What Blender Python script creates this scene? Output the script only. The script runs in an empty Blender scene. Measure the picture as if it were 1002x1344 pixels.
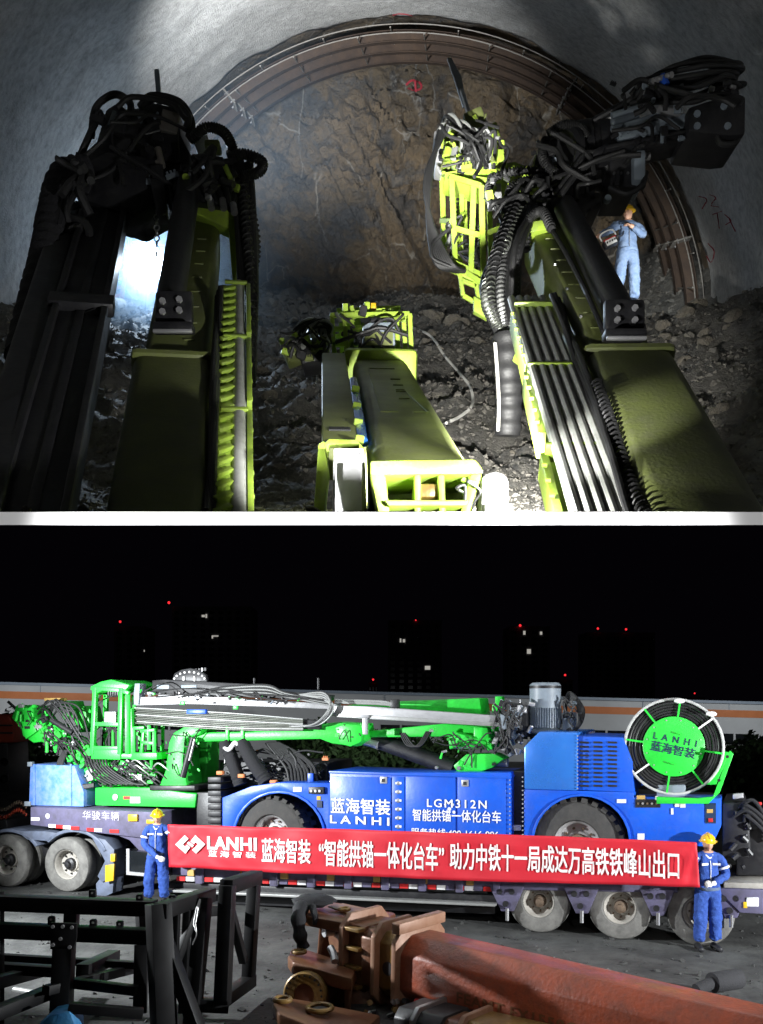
import bpy, bmesh, math, random
from mathutils import Vector, Matrix, noise
random.seed(7)
V = Vector
SC = bpy.context.scene
COL = SC.collection
R = math.radians
# ------------------------------------------------------------------ camera, world, lights, exposure
F, CZ, HY, CX = 1300.0, 3.8, 920.0, 501.0       # focal length in photo pixels, eye height, horizon row, centre column
cam = bpy.data.cameras.new('camera'); camo = bpy.data.objects.new('camera', cam); COL.objects.link(camo)
camo.location = (0, 0, CZ); camo.rotation_euler = (R(90), 0, 0)
cam.sensor_fit = 'VERTICAL'; cam.sensor_height = 48.384; cam.sensor_width = 36.07; cam.lens = F*0.036
cam.shift_y = (HY-672)/1344; cam.clip_start = 0.05; cam.clip_end = 3000
SC.camera = camo
wd = bpy.data.worlds.new('World'); SC.world = wd; wd.use_nodes = True
bg = wd.node_tree.nodes['Background']; bg.inputs[0].default_value = (0.30, 0.22, 0.42, 1); bg.inputs[1].default_value = 0.0030
SC.view_settings.view_transform = 'Standard'; SC.view_settings.look = 'None'
SC.view_settings.exposure = 0; SC.view_settings.gamma = 1; SC.view_settings.use_curve_mapping = False
SC.cycles.max_bounces = 5; SC.cycles.diffuse_bounces = 3; SC.cycles.glossy_bounces = 3
SC.cycles.sample_clamp_indirect = 3

def spot(name, loc, target, watts, angle, blend=.5, radius=.15, color=(1, 1, 1)):
    l = bpy.data.lights.new(name, 'SPOT'); l.energy = watts; l.spot_size = R(angle); l.spot_blend = blend
    l.shadow_soft_size = radius; l.color = color
    o = bpy.data.objects.new(name, l); COL.objects.link(o); o.location = loc
    o.rotation_euler = (V(target)-V(loc)).to_track_quat('-Z', 'Y').to_euler(); return o
def point(name, loc, watts, radius=.1, color=(1, 1, 1)):
    l = bpy.data.lights.new(name, 'POINT'); l.energy = watts; l.shadow_soft_size = radius; l.color = color
    o = bpy.data.objects.new(name, l); COL.objects.link(o); o.location = loc; return o
def P(px, py, Y):                                 # a point of the place seen at photo column px, row py, Y metres in front
    return V(((px-CX)/F*Y, Y, CZ+(HY-py)/F*Y))
# yard floodlights under the divider slab beyond both sides of the picture, plus added fills
spot('yard_flood_or_fill', (-8.8, 14.0, 3.6), (-1.4, 17.6, 2.2), 7000, 110, .5, .10, (.93, .97, 1))
spot('yard_flood_or_fill', (10.4, 9.0, 2.5), (2.0, 16.4, 2.6), 7200, 90, .5, .10, (.95, .98, 1))
spot('yard_flood_or_fill', (3.0, 5.4, 3.6), (2.6, 11.6, 1.1), 520, 44, .8, .10, (1, .98, .95))  # added fill brightening the foreground boom sections
spot('slab_edge_fill', (-2.3, 3.5, 4.15), (.3, 4.8, 4.69), 900, 80, .6, .06)  # added pair of unseen lamps whitening the slab edge
spot('slab_edge_fill', (2.3, 3.5, 4.15), (-.3, 4.8, 4.69), 900, 80, .6, .06)  # other half of the added slab edge pair
for sx in (-1, 1): spot('shed_light', (sx*22, 47, 5.5), (sx*10, 62, 2), 3600, 120, .5, .2, (.95, .98, 1))
# work lights of the drilling rig in the tunnel, with added fill lamps
spot('rig_work_light', P(650, 645, 5.72), (1.0, 16, 8.8), 4300, 64, 1., .04, (1, .99, .94))
spot('rig_work_light', P(455, 662, 6.45), P(690, 330, 14), 1500, 62, .9, .04, (1, .99, .94))
spot('bracket_fill', (1.25, 3.2, 4.62), P(560, 640, 5.4), 1500, 22, .7, .04, (1, 1, .96))  # added unseen lamp whitening the end bracket
spot('tray_fill', (1.0, 3.3, 4.62), P(455, 640, 5.7), 1300, 12, .7, .04, (1, 1, 1))  # added narrow beam brightening the white tray
spot('hose_fill', (-1.25, 3.3, 4.72), P(742, 570, 5.7), 2300, 11.5, .8, .04, (1, 1, .97))  # added side lamp brightening the right boom's pipe tray
spot('rig_crown_light', P(268, 158, 11.9), P(425, 55, 20), 9500, 52, 1., .30, (.95, .98, 1))
spot('basket_fill', P(560, 330, 8.6), P(616, 225, 11), 1500, 30, .7, .03, (1, 1, .95))  # added spot in mid-air, brightens basket and clamp head
point('pipe_fill', P(674, 651, 5.3), 70, .012, (1, 1, .96))  # added bare lamp brightening the pipes from close by
spot('bank_lamp', P(905, 330, 16.5), P(838, 365, 18.8), 600, 66, .6, .06, (.95, 1, 1))
spot('tunnel_flood_or_glow', P(194, 348, 18.1), P(240, 640, 6), 2600, 60, .9, .12, (.66, .82, 1))
spot('tunnel_flood_or_glow', P(204, 335, 17.6), P(120, 340, 20), 900, 110, .8, .1, (.55, .75, 1))  # added second lamp that gives the wall its blue glow
# ------------------------------------------------------------------ materials
def mat(name, col, rough=.6, metal=0., col2=None, scale=6., amount=.5, bump=0., bscale=None, spec=.5, detail=6, coat=0., ramp=(.35, .7), dust=0., dcol=(.20, .185, .16), dscale=9):
    m = bpy.data.materials.new(name); m.use_nodes = True; nt = m.node_tree; N = nt.nodes; Lk = nt.links
    b = N['Principled BSDF']; b.inputs['Roughness'].default_value = rough; b.inputs['Metallic'].default_value = metal
    b.inputs['Specular IOR Level'].default_value = spec; b.inputs['Coat Weight'].default_value = coat
    tc = N.new('ShaderNodeTexCoord')
    c = (*col, 1); c2 = (*(col2 or tuple(x*.6 for x in col)), 1)
    nz = N.new('ShaderNodeTexNoise'); nz.inputs['Scale'].default_value = scale; nz.inputs['Detail'].default_value = detail
    nz.inputs['Roughness'].default_value = .65
    Lk.new(tc.outputs['Object'], nz.inputs['Vector'])
    rp = N.new('ShaderNodeValToRGB'); rp.color_ramp.elements[0].position = ramp[0]; rp.color_ramp.elements[1].position = ramp[1]
    rp.color_ramp.elements[0].color = c; rp.color_ramp.elements[1].color = tuple(c[i]*(1-amount)+c2[i]*amount for i in range(4))
    Lk.new(nz.outputs['Fac'], rp.inputs[0]); cout = rp.outputs[0]
    if dust:
        nd = N.new('ShaderNodeTexNoise'); nd.inputs['Scale'].default_value = dscale; nd.inputs['Detail'].default_value = 14; nd.inputs['Roughness'].default_value = .78; nd.inputs['Distortion'].default_value = .4
        Lk.new(tc.outputs['Object'], nd.inputs['Vector'])
        md = N.new('ShaderNodeMapRange'); md.inputs[1].default_value = .48; md.inputs[2].default_value = .70; md.inputs[4].default_value = dust
        Lk.new(nd.outputs['Fac'], md.inputs[0])
        mp = N.new('ShaderNodeMapping'); mp.inputs['Scale'].default_value = (30, 2.5, 30)
        Lk.new(tc.outputs['Object'], mp.inputs[0])
        ns = N.new('ShaderNodeTexNoise'); ns.inputs['Scale'].default_value = 1.; ns.inputs['Detail'].default_value = 4; Lk.new(mp.outputs[0], ns.inputs['Vector'])
        ms = N.new('ShaderNodeMapRange'); ms.inputs[1].default_value = .66; ms.inputs[2].default_value = .74; ms.inputs[4].default_value = dust*.6
        Lk.new(ns.outputs['Fac'], ms.inputs[0])
        ma = N.new('ShaderNodeMath'); ma.operation = 'MAXIMUM'; Lk.new(md.outputs[0], ma.inputs[0]); Lk.new(ms.outputs[0], ma.inputs[1])
        mx = N.new('ShaderNodeMix'); mx.data_type = 'RGBA'; Lk.new(ma.outputs[0], mx.inputs[0]); Lk.new(cout, mx.inputs[6]); mx.inputs[7].default_value = (*dcol, 1); cout = mx.outputs[2]
    Lk.new(cout, b.inputs['Base Color'])
    mr = N.new('ShaderNodeMapRange'); mr.inputs[3].default_value = max(.03, rough-.12); mr.inputs[4].default_value = min(1, rough+.15)
    Lk.new(nz.outputs['Fac'], mr.inputs[0]); Lk.new(mr.outputs[0], b.inputs['Roughness'])
    if bump:
        n2 = N.new('ShaderNodeTexNoise'); n2.inputs['Scale'].default_value = bscale or scale*5; n2.inputs['Detail'].default_value = 8
        Lk.new(tc.outputs['Object'], n2.inputs['Vector'])
        bp = N.new('ShaderNodeBump'); bp.inputs['Strength'].default_value = min(1, bump); bp.inputs['Distance'].default_value = .02*max(1, bump)
        Lk.new(n2.outputs['Fac'], bp.inputs['Height']); Lk.new(bp.outputs[0], b.inputs['Normal'])
    return m
def emit(name, col, s):
    m = bpy.data.materials.new(name); m.use_nodes = True; b = m.node_tree.nodes['Principled BSDF']
    b.inputs['Base Color'].default_value = (*col, 1); b.inputs['Emission Color'].default_value = (*col, 1); b.inputs['Emission Strength'].default_value = s
    return m
M = {}
M['shotcrete'] = mat('shotcrete', (.46, .455, .44), .9, col2=(.16, .158, .15), scale=8, amount=.7, bump=1.5, bscale=42, detail=15, ramp=(.40, .72))
M['white_concrete'] = mat('white_concrete', (.93, .93, .93), .8, col2=(.86, .86, .86), scale=3, amount=.5)
M['olive'] = mat('olive_paint', (.175, .205, .055), .5, col2=(.11, .125, .05), scale=2.2, amount=.7, bump=.15, bscale=40, dust=.45, dcol=(.16, .15, .12))
M['lime'] = mat('lime_paint', (.42, .60, .06), .45, col2=(.28, .40, .07), scale=5, amount=.6, bump=.1, bscale=30, dust=.55, dcol=(.20, .20, .13), dscale=12)
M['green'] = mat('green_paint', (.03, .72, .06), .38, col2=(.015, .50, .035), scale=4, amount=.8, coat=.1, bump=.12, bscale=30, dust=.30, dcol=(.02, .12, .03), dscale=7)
M['green_dark'] = mat('green_paint_dark', (.02, .42, .03), .4, col2=(.02, .20, .03), scale=5, amount=.8)  # second, darker green with uneven tone
M['blue'] = mat('blue_paint', (.008, .105, .66), .38, col2=(.008, .07, .48), scale=2, amount=.8, coat=.1, bump=.1, bscale=14, dust=.22, dcol=(.10, .16, .34), dscale=6)
M['blue_light'] = mat('blue_sheet', (.04, .22, .74), .25, .3, col2=(.03, .15, .60), scale=2, amount=.7, coat=.3, bump=.08, bscale=6, dust=.15, dcol=(.1, .16, .3))
M['blue_old'] = mat('worn_blue_paint', (.06, .19, .62), .6, col2=(.25, .33, .55), scale=7, amount=.8)
M['purple'] = mat('faded_purple_paint', (.11, .10, .185), .65, col2=(.06, .055, .075), scale=5, amount=.8, bump=.1)
M['fender'] = mat('grey_blue_plate', (.12, .145, .21), .55, col2=(.06, .07, .09), scale=6, amount=.8)
M['black'] = mat('black_steel', (.010, .010, .012), .45, col2=(.022, .022, .025), scale=5, amount=.7, bump=.08, dust=.30, dcol=(.07, .068, .062))
M['black_matt'] = mat('black_fabric', (.012, .012, .014), .9, col2=(.022, .022, .026), scale=20, amount=.7, bump=.5, bscale=60)
M['rubber'] = mat('hose_rubber', (.013, .013, .014), .55, col2=(.022, .022, .022), scale=9, amount=.7, bump=.2, bscale=80)
M['tyre'] = mat('tyre_rubber', (.035, .034, .033), .8, col2=(.075, .07, .065), scale=6, amount=.7, bump=.2)
M['tyre_dust'] = mat('dusty_tyre', (.20, .195, .18), .9, col2=(.07, .068, .065), scale=5, amount=.8, bump=.3)
M['rim_dust'] = mat('dusty_rim', (.42, .40, .36), .7, col2=(.22, .20, .17), scale=8, amount=.7)
M['rim'] = mat('silver_rim', (.62, .62, .63), .35, .5, col2=(.40, .38, .36), scale=8, amount=.5)
M['rust_hub'] = mat('rusty_hub', (.10, .07, .05), .7, .2, col2=(.20, .14, .09), scale=12, amount=.7)
M['steel'] = mat('bare_steel', (.45, .45, .46), .35, .85, col2=(.30, .30, .30), scale=7, amount=.6)
M['alu'] = mat('pale_alloy', (.44, .44, .45), .4, .5, col2=(.52, .52, .53), scale=8, amount=.5)
M['grey_pipe'] = mat('grey_pipe', (.36, .37, .36), .4, .35, col2=(.22, .22, .21), scale=6, amount=.7)
M['hose_gloss'] = mat('glossy_hose', (.02, .02, .021), .28, col2=(.035, .035, .035), scale=9)
M['reel_rim'] = mat('scuffed_grey_rim', (.50, .50, .49), .5, col2=(.30, .30, .29), scale=9, amount=.7)
M['tray_pipe'] = mat('pale_pipe', (.56, .57, .53), .4, .1, col2=(.36, .37, .33), scale=5, amount=.7, dust=.4, dcol=(.14, .14, .12))
M['old_pipe'] = mat('oily_pipe', (.11, .12, .10), .35, .5, col2=(.05, .05, .045), scale=4, amount=.7)
M['frame_black'] = mat('black_frame_paint', (.0045, .0045, .005), .5, col2=(.012, .012, .013), scale=5, amount=.6, spec=.25)
M['grey'] = mat('grey_paint', (.22, .26, .30), .45, col2=(.16, .19, .22), scale=4, amount=.6)
M['white'] = mat('white_paint', (.82, .82, .80), .5, col2=(.7, .7, .68), scale=6, amount=.5)
M['lampwhite'] = mat('white_housing', (.85, .85, .85), .5)
M['rust'] = mat('rusty_arch_steel', (.085, .055, .037), .75, .25, col2=(.04, .03, .027), scale=4, amount=.8, bump=.3)
M['rebar'] = mat('rebar_steel', (.16, .14, .12), .7, .3, col2=(.3, .3, .28), scale=9, amount=.6)
M['redlead'] = mat('red_lead_primer', (.31, .062, .025), .45, col2=(.16, .045, .025), scale=3.2, amount=.95, dust=.5, dcol=(.10, .035, .03), dscale=16, bump=.45, bscale=22, coat=.15)
M['brownsteel'] = mat('oiled_brown_steel', (.12, .042, .022), .4, .15, col2=(.17, .08, .03), scale=4, amount=.85, bump=.2)
M['yellowed'] = mat('grease_yellow_steel', (.26, .15, .035), .35, .25, col2=(.12, .08, .04), scale=6, amount=.8, bump=.2)
M['paleflange'] = mat('pale_flange', (.30, .17, .11), .5, .1, col2=(.20, .085, .04), scale=5, amount=.8)
M['banner'] = mat('red_banner_cloth', (.56, .010, .025), .6, col2=(.47, .008, .02), scale=2, amount=.6, bump=.1)
M['print'] = mat('white_print', (.88, .87, .86), .6)
M['darkprint'] = mat('navy_print', (.01, .03, .08), .5)
M['redprint'] = mat('red_spray', (.30, .015, .03), .8, col2=(.2, .03, .04), scale=20)
M['worn_print'] = mat('worn_white_print', (.6, .58, .62), .6, col2=(.2, .18, .3), scale=14, amount=.8)
M['denim'] = mat('denim_workwear', (.065, .105, .19), .9, col2=(.16, .20, .27), scale=9, amount=.7, bump=.5, bscale=40)
M['workblue'] = mat('blue_workwear', (.028, .085, .36), .9, col2=(.010, .035, .19), scale=9, amount=.9, bump=1., bscale=22)
M['reflect'] = mat('reflective_tape', (.75, .76, .78), .4)
M['skin'] = mat('skin', (.52, .30, .20), .55, col2=(.45, .23, .15), scale=12, amount=.5)
M['glove'] = mat('white_glove', (.72, .72, .70), .9, col2=(.55, .55, .52), scale=20, amount=.6)
M['boot'] = mat('dark_shoe', (.015, .015, .018), .6)
M['hair'] = mat('black_hair', (.008, .007, .007), .5)
M['lip'] = mat('lip', (.36, .12, .10), .5)
M['helmet'] = mat('yellow_helmet', (.80, .47, .01), .3, col2=(.72, .40, .01), scale=6, amount=.6, coat=.3)
M['amber'] = mat('amber_plate', (.75, .45, .02), .4)
M['orange'] = mat('orange_band', (.62, .20, .06), .6, col2=(.5, .16, .05), scale=2, amount=.5)
M['redtape'] = mat('red_tape', (.55, .02, .02), .4)
M['whitetape'] = mat('white_tape', (.8, .8, .8), .4)
M['wall'] = mat('warehouse_wall', (.55, .57, .58), .7, col2=(.46, .47, .48), scale=.6, amount=.6)
M['roof'] = mat('roof_sheet', (.28, .34, .42), .5, col2=(.2, .25, .3), scale=.8)
M['glass'] = mat('dark_glass', (.01, .012, .014), .08, spec=.8)
M['leaf'] = mat('leaves', (.035, .075, .02), .6, col2=(.02, .04, .012), scale=3, amount=.8)
M['bark'] = mat('bark', (.07, .05, .035), .9)
M['tower'] = mat('night_tower_concrete', (.22, .21, .23), .9, col2=(.16, .15, .17), scale=.05)
M['wood'] = mat('timber', (.50, .32, .09), .6, col2=(.36, .2, .06), scale=9)
M['tarp'] = mat('blue_tarp', (.04, .22, .50), .45, col2=(.10, .35, .62), scale=6, amount=.8, bump=.4)
M['cable'] = mat('white_cable', (.62, .61, .57), .5)
M['redsteel'] = mat('red_painted_steel', (.42, .05, .02), .5)
M['lamp_on'] = emit('lamp_face', (.80, .91, 1), 60)
M['win_on'] = emit('lit_window', (1, .96, .86), .38)
M['beacon'] = emit('red_beacon', (1, .03, .04), 1.2)

def rockmat(name, cols, vein, scale, bump, bscale, wet=.7, bdist=.12):
    m = bpy.data.materials.new(name); m.use_nodes = True; nt = m.node_tree; N = nt.nodes; Lk = nt.links
    b = N['Principled BSDF']; b.inputs['Roughness'].default_value = wet
    tc = N.new('ShaderNodeTexCoord')
    nz = N.new('ShaderNodeTexNoise'); nz.inputs['Scale'].default_value = scale; nz.inputs['Detail'].default_value = 10; nz.inputs['Roughness'].default_value = .7; nz.inputs['Distortion'].default_value = .6
    Lk.new(tc.outputs['Object'], nz.inputs['Vector'])
    rp = N.new('ShaderNodeValToRGB'); e = rp.color_ramp.elements
    e[0].position = .30; e[0].color = (*cols[0], 1); e[1].position = .70; e[1].color = (*cols[-1], 1)
    for i, c in enumerate(cols[1:-1]):
        x = e.new(.30+.40*(i+1)/(len(cols)-1)); x.color = (*c, 1)
    Lk.new(nz.outputs['Fac'], rp.inputs[0]); out = rp.outputs[0]
    if vein:
        mp = N.new('ShaderNodeMapping'); mp.inputs['Scale'].default_value = (1.0, 1.0, .38); mp.inputs['Rotation'].default_value = (0, R(24), 0)
        Lk.new(tc.outputs['Object'], mp.inputs[0])
        n3 = N.new('ShaderNodeTexNoise'); n3.inputs['Scale'].default_value = 1.6; n3.inputs['Detail'].default_value = 6
        Lk.new(mp.outputs[0], n3.inputs['Vector'])
        mx0 = N.new('ShaderNodeMix'); mx0.data_type = 'VECTOR'; mx0.inputs[0].default_value = .22
        Lk.new(mp.outputs[0], mx0.inputs[4]); Lk.new(n3.outputs['Color'], mx0.inputs[5])
        vo = N.new('ShaderNodeTexVoronoi'); vo.feature = 'DISTANCE_TO_EDGE'; vo.inputs['Scale'].default_value = 1.25
        Lk.new(mx0.outputs[1], vo.inputs['Vector'])
        n4 = N.new('ShaderNodeTexNoise'); n4.inputs['Scale'].default_value = .9; n4.inputs['Detail'].default_value = 3
        Lk.new(tc.outputs['Object'], n4.inputs['Vector'])
        lt = N.new('ShaderNodeMapRange'); lt.inputs[1].default_value = .0; lt.inputs[2].default_value = .022; lt.inputs[3].default_value = 1; lt.inputs[4].default_value = 0
        Lk.new(vo.outputs['Distance'], lt.inputs[0])
        mk = N.new('ShaderNodeMapRange'); mk.inputs[1].default_value = .46; mk.inputs[2].default_value = .58
        Lk.new(n4.outputs['Fac'], mk.inputs[0])
        mu = N.new('ShaderNodeMath'); mu.operation = 'MULTIPLY'; Lk.new(lt.outputs[0], mu.inputs[0]); Lk.new(mk.outputs[0], mu.inputs[1])
        mx = N.new('ShaderNodeMix'); mx.data_type = 'RGBA'; Lk.new(mu.outputs[0], mx.inputs[0]); Lk.new(out, mx.inputs[6]); mx.inputs[7].default_value = (.42, .38, .32, 1)
        out = mx.outputs[2]
    if vein:
        n6 = N.new('ShaderNodeTexNoise'); n6.inputs['Scale'].default_value = .33; n6.inputs['Detail'].default_value = 5; Lk.new(tc.outputs['Object'], n6.inputs['Vector'])
        m6 = N.new('ShaderNodeMapRange'); m6.inputs[1].default_value = .45; m6.inputs[2].default_value = .60; m6.inputs[4].default_value = .8; Lk.new(n6.outputs['Fac'], m6.inputs[0])
        x6 = N.new('ShaderNodeMix'); x6.data_type = 'RGBA'; x6.blend_type = 'MULTIPLY'; Lk.new(m6.outputs[0], x6.inputs[0]); Lk.new(out, x6.inputs[6]); x6.inputs[7].default_value = (.50, .56, .66, 1); out = x6.outputs[2]
        r6 = N.new('ShaderNodeMapRange'); r6.inputs[3].default_value = .85; r6.inputs[4].default_value = .45; Lk.new(m6.outputs[0], r6.inputs[0]); Lk.new(r6.outputs[0], b.inputs['Roughness'])
    Lk.new(out, b.inputs['Base Color'])
    n2 = N.new('ShaderNodeTexNoise'); n2.inputs['Scale'].default_value = bscale; n2.inputs['Detail'].default_value = 12; n2.inputs['Roughness'].default_value = .7
    Lk.new(tc.outputs['Object'], n2.inputs['Vector'])
    bp = N.new('ShaderNodeBump'); bp.inputs['Strength'].default_value = bump; bp.inputs['Distance'].default_value = bdist
    Lk.new(n2.outputs['Fac'], bp.inputs['Height']); Lk.new(bp.outputs[0], b.inputs['Normal'])
    return m
M['face'] = rockmat('rock_face', [(.055, .052, .052), (.115, .10, .085), (.23, .165, .095), (.13, .12, .11), (.31, .26, .20)], True, .7, 1., 4.5, .75, .3)
M['muck'] = rockmat('muck_rubble', [(.07, .068, .064), (.17, .16, .14), (.10, .097, .09), (.24, .22, .185)], False, 2.2, 1., 7, .85)
M['rock'] = rockmat('loose_rock', [(.12, .11, .10), (.28, .25, .20), (.17, .16, .14)], False, 1.5, .8, 5, .8)
M['rubble'] = rockmat('fine_rubble', [(.075, .072, .068), (.20, .185, .16), (.12, .115, .105), (.30, .27, .22)], False, 3.5, .5, 9, .85)
M['asphalt'] = mat('yard_concrete', (.070, .072, .069), .85, col2=(.022, .022, .022), scale=.55, amount=1., bump=.6, bscale=14, detail=15, ramp=(.40, .60), dust=.8, dcol=(.015, .015, .015), dscale=2.2)

# ------------------------------------------------------------------ mesh building
TUN_D = (HY-672.)/F                                # slope of the divider slab under the tunnel
def slab_z(Y): return CZ+TUN_D*Y
def frame(p0, p1, up=(0, 0, 1)):
    y = (V(p1)-V(p0)).normalized(); x = y.cross(V(up))
    if x.length < 1e-5: x = V((1, 0, 0))
    x.normalize(); z = x.cross(y)
    m = Matrix((x, y, z)).transposed().to_4x4(); m.translation = V(p0); return m
def smooth_path(pts, n=6):
    pts = [V(p) for p in pts]
    if len(pts) < 3 or n < 2: return pts
    q = [pts[0]*2-pts[1]]+pts+[pts[-1]*2-pts[-2]]; out = []
    for i in range(1, len(q)-2):
        a, b, c, d = q[i-1:i+3]
        for k in range(n):
            t = k/n; out.append(.5*((2*b)+(c-a)*t+(2*a-5*b+4*c-d)*t*t+(3*b-a-3*c+d)*t**3))
    out.append(pts[-1]); return out
class MB:
    def __init__(s): s.v = []; s.f = []
    def add(s, vs, fs):
        o = len(s.v); s.v += [V(x) for x in vs]; s.f += [tuple(i+o for i in f) for f in fs]; return s
    def box(s, m, sx, sy, sz):
        if not isinstance(m, Matrix): m = Matrix.Translation(V(m))
        vs = [m @ V((x*sx/2, y*sy/2, z*sz/2)) for z in (-1, 1) for y in (-1, 1) for x in (-1, 1)]
        return s.add(vs, [(0, 2, 3, 1), (4, 5, 7, 6), (0, 1, 5, 4), (2, 6, 7, 3), (0, 4, 6, 2), (1, 3, 7, 5)])
    def bar(s, p0, p1, w, h, up=(0, 0, 1)):
        m = frame(p0, p1, up); L = (V(p1)-V(p0)).length
        return s.box(m @ Matrix.Translation((0, L/2, 0)), w, L, h)
    def tube(s, pts, r, seg=8, n=5, caps=True):
        pts = smooth_path(pts, n); k = len(pts); base = len(s.v)
        t0 = (pts[1]-pts[0]).normalized(); a = t0.orthogonal().normalized()
        for i, p in enumerate(pts):
            t = (pts[min(i+1, k-1)]-pts[max(i-1, 0)])
            if t.length < 1e-9: t = t0
            t.normalize(); a = (a-t*a.dot(t))
            a = t.orthogonal() if a.length < 1e-6 else a
            a.normalize(); b = t.cross(a); rr = r(i/(k-1)) if callable(r) else r
            s.v += [p+(a*math.cos(q)+b*math.sin(q))*rr for q in (2*math.pi*j/seg for j in range(seg))]
        for i in range(k-1):
            for j in range(seg):
                j2 = (j+1) % seg; A = base+i*seg; s.f.append((A+j, A+j2, A+seg+j2, A+seg+j))
        if caps: s.f += [tuple(base+j for j in range(seg))[::-1], tuple(base+(k-1)*seg+j for j in range(seg))]
        return s
    def cyl(s, p0, p1, r0, r1=None, seg=18, caps=True):
        r1 = r0 if r1 is None else r1
        return s.tube([p0, p1], lambda t: r0+(r1-r0)*t, seg, 1, caps)
    def lathe(s, p, axis, prof, seg=32, closed=False):
        m = frame(p, V(p)+V(axis), (0, 0, 1) if abs(V(axis).normalized().z) < .9 else (1, 0, 0)); b = len(s.v); k = len(prof)
        for r, h in prof:
            s.v += [m @ V((r*math.cos(2*math.pi*j/seg), h, r*math.sin(2*math.pi*j/seg))) for j in range(seg)]
        for i in range(k if closed else k-1):
            i2 = (i+1) % k
            for j in range(seg):
                j2 = (j+1) % seg; s.f.append((b+i*seg+j, b+i2*seg+j, b+i2*seg+j2, b+i*seg+j2))
        return s
    def prism(s, pts, off):
        n = len(pts); off = V(off); vs = [V(p) for p in pts]; vs += [p+off for p in vs]
        return s.add(vs, [tuple(range(n))[::-1], tuple(range(n, 2*n))]+[(i, (i+1) % n, n+(i+1) % n, n+i) for i in range(n)])
    def torus(s, c, axis, Rr, r, seg=40, sg=8, a0=0, a1=2*math.pi):
        m = frame(c, V(c)+V(axis), (0, 0, 1) if abs(V(axis).normalized().z) < .9 else (1, 0, 0)); full = a1-a0 > 6.28
        pts = [m @ V((Rr*math.cos(a), 0, Rr*math.sin(a))) for a in (a0+(a1-a0)*i/seg for i in range(seg+1))]
        return s.tube(pts, r, sg, 1, not full)
    def ball(s, c, rx, ry=None, rz=None, seg=16, rings=10, m=None, fn=None):
        ry = ry or rx; rz = rz or rx; m = m or Matrix.Identity(3); c = V(c); b = len(s.v)
        for i in range(rings+1):
            th = math.pi*i/rings
            for j in range(seg):
                ph = 2*math.pi*j/seg; d = V((math.sin(th)*math.cos(ph), math.sin(th)*math.sin(ph), math.cos(th)))
                q = V((d.x*rx, d.y*ry, d.z*rz))
                if fn: q = fn(d, q)
                s.v.append(c+m @ q)
        for i in range(rings):
            for j in range(seg):
                j2 = (j+1) % seg; s.f.append((b+i*seg+j, b+(i+1)*seg+j, b+(i+1)*seg+j2, b+i*seg+j2))
        return s
def origin_of(o):
    p = V((0, 0, 0))
    while o is not None: p += V(o.location); o = o.parent
    return p
def build(mb, name, m, parent=None, smooth=True, bevel=0., clip=False, seg=2, angle=35):
    me = bpy.data.meshes.new(name); bm = bmesh.new()
    o = origin_of(parent)
    vs = [bm.verts.new(v-o) for v in mb.v]
    for f in mb.f:
        try: bm.faces.new([vs[i] for i in f])
        except ValueError: pass
    bmesh.ops.remove_doubles(bm, verts=bm.verts[:], dist=1e-5)
    bmesh.ops.recalc_face_normals(bm, faces=bm.faces[:])
    if bevel:
        es = [e for e in bm.edges if len(e.link_faces) == 2 and e.calc_face_angle(0) > .6]
        if es: bmesh.ops.bevel(bm, geom=es, offset=bevel, segments=seg, affect='EDGES', profile=.5, clamp_overlap=True)
    if clip:
        bmesh.ops.bisect_plane(bm, geom=bm.verts[:]+bm.edges[:]+bm.faces[:], plane_co=V((0, 0, CZ-.012))-o, plane_no=V((0, -TUN_D, 1)), clear_inner=True)
        bmesh.ops.bisect_plane(bm, geom=bm.verts[:]+bm.edges[:]+bm.faces[:], plane_co=V((0, SLAB_Y+.01, 0))-o, plane_no=V((0, 1, 0)), clear_inner=True)
    bm.to_mesh(me); bm.free()
    if smooth:
        me.polygons.foreach_set('use_smooth', [True]*len(me.polygons)); me.set_sharp_from_angle(angle=R(angle))
    me.materials.append(m)
    ob = bpy.data.objects.new(name, me); COL.objects.link(ob)
    if parent is not None: ob.parent = parent
    else:                                       # top-level mesh: origin at its base
        if me.vertices:
            c = sum((v.co for v in me.vertices), V())/len(me.vertices); c.z = min(v.co.z for v in me.vertices)
            me.transform(Matrix.Translation(-c)); ob.location = c
    return ob
def tag(o, label=None, cat=None, group=None, kind=None):
    if label: o['label'] = label
    if cat: o['category'] = cat
    if group: o['group'] = group
    if kind: o['kind'] = kind
    return o
def thing(name, loc, label, cat, group=None):
    o = bpy.data.objects.new(name, None); o.empty_display_size = .2; COL.objects.link(o); o.location = V(loc)
    return tag(o, label, cat, group)
def structure(o): o['kind'] = 'structure'; return o
def poly(name, pts, off, m, parent, bevel=.012, clip=False, **k):
    return build(MB().prism(pts, off), name, m, parent, True, bevel, clip, **k)
def pipe(name, pts, r, m, parent=None, seg=8, n=6, clip=False):
    return build(MB().tube(pts, r, seg, n), name, m, parent, True, 0, clip)
def nz3(p, s, d=4): return noise.fractal(V(p)*s, .9, 2.1, d)
def text_mesh(body, bold=0., spacing=1.):
    c = bpy.data.curves.new('lettering', 'FONT'); c.body = body; c.size = 1; c.offset = bold; c.resolution_u = 3; c.space_character = spacing
    o = bpy.data.objects.new('lettering', c); COL.objects.link(o)
    dg = bpy.context.evaluated_depsgraph_get(); dg.update()
    me = bpy.data.meshes.new_from_object(o.evaluated_get(dg)); bpy.data.objects.remove(o); bpy.data.curves.remove(c); return me
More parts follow.
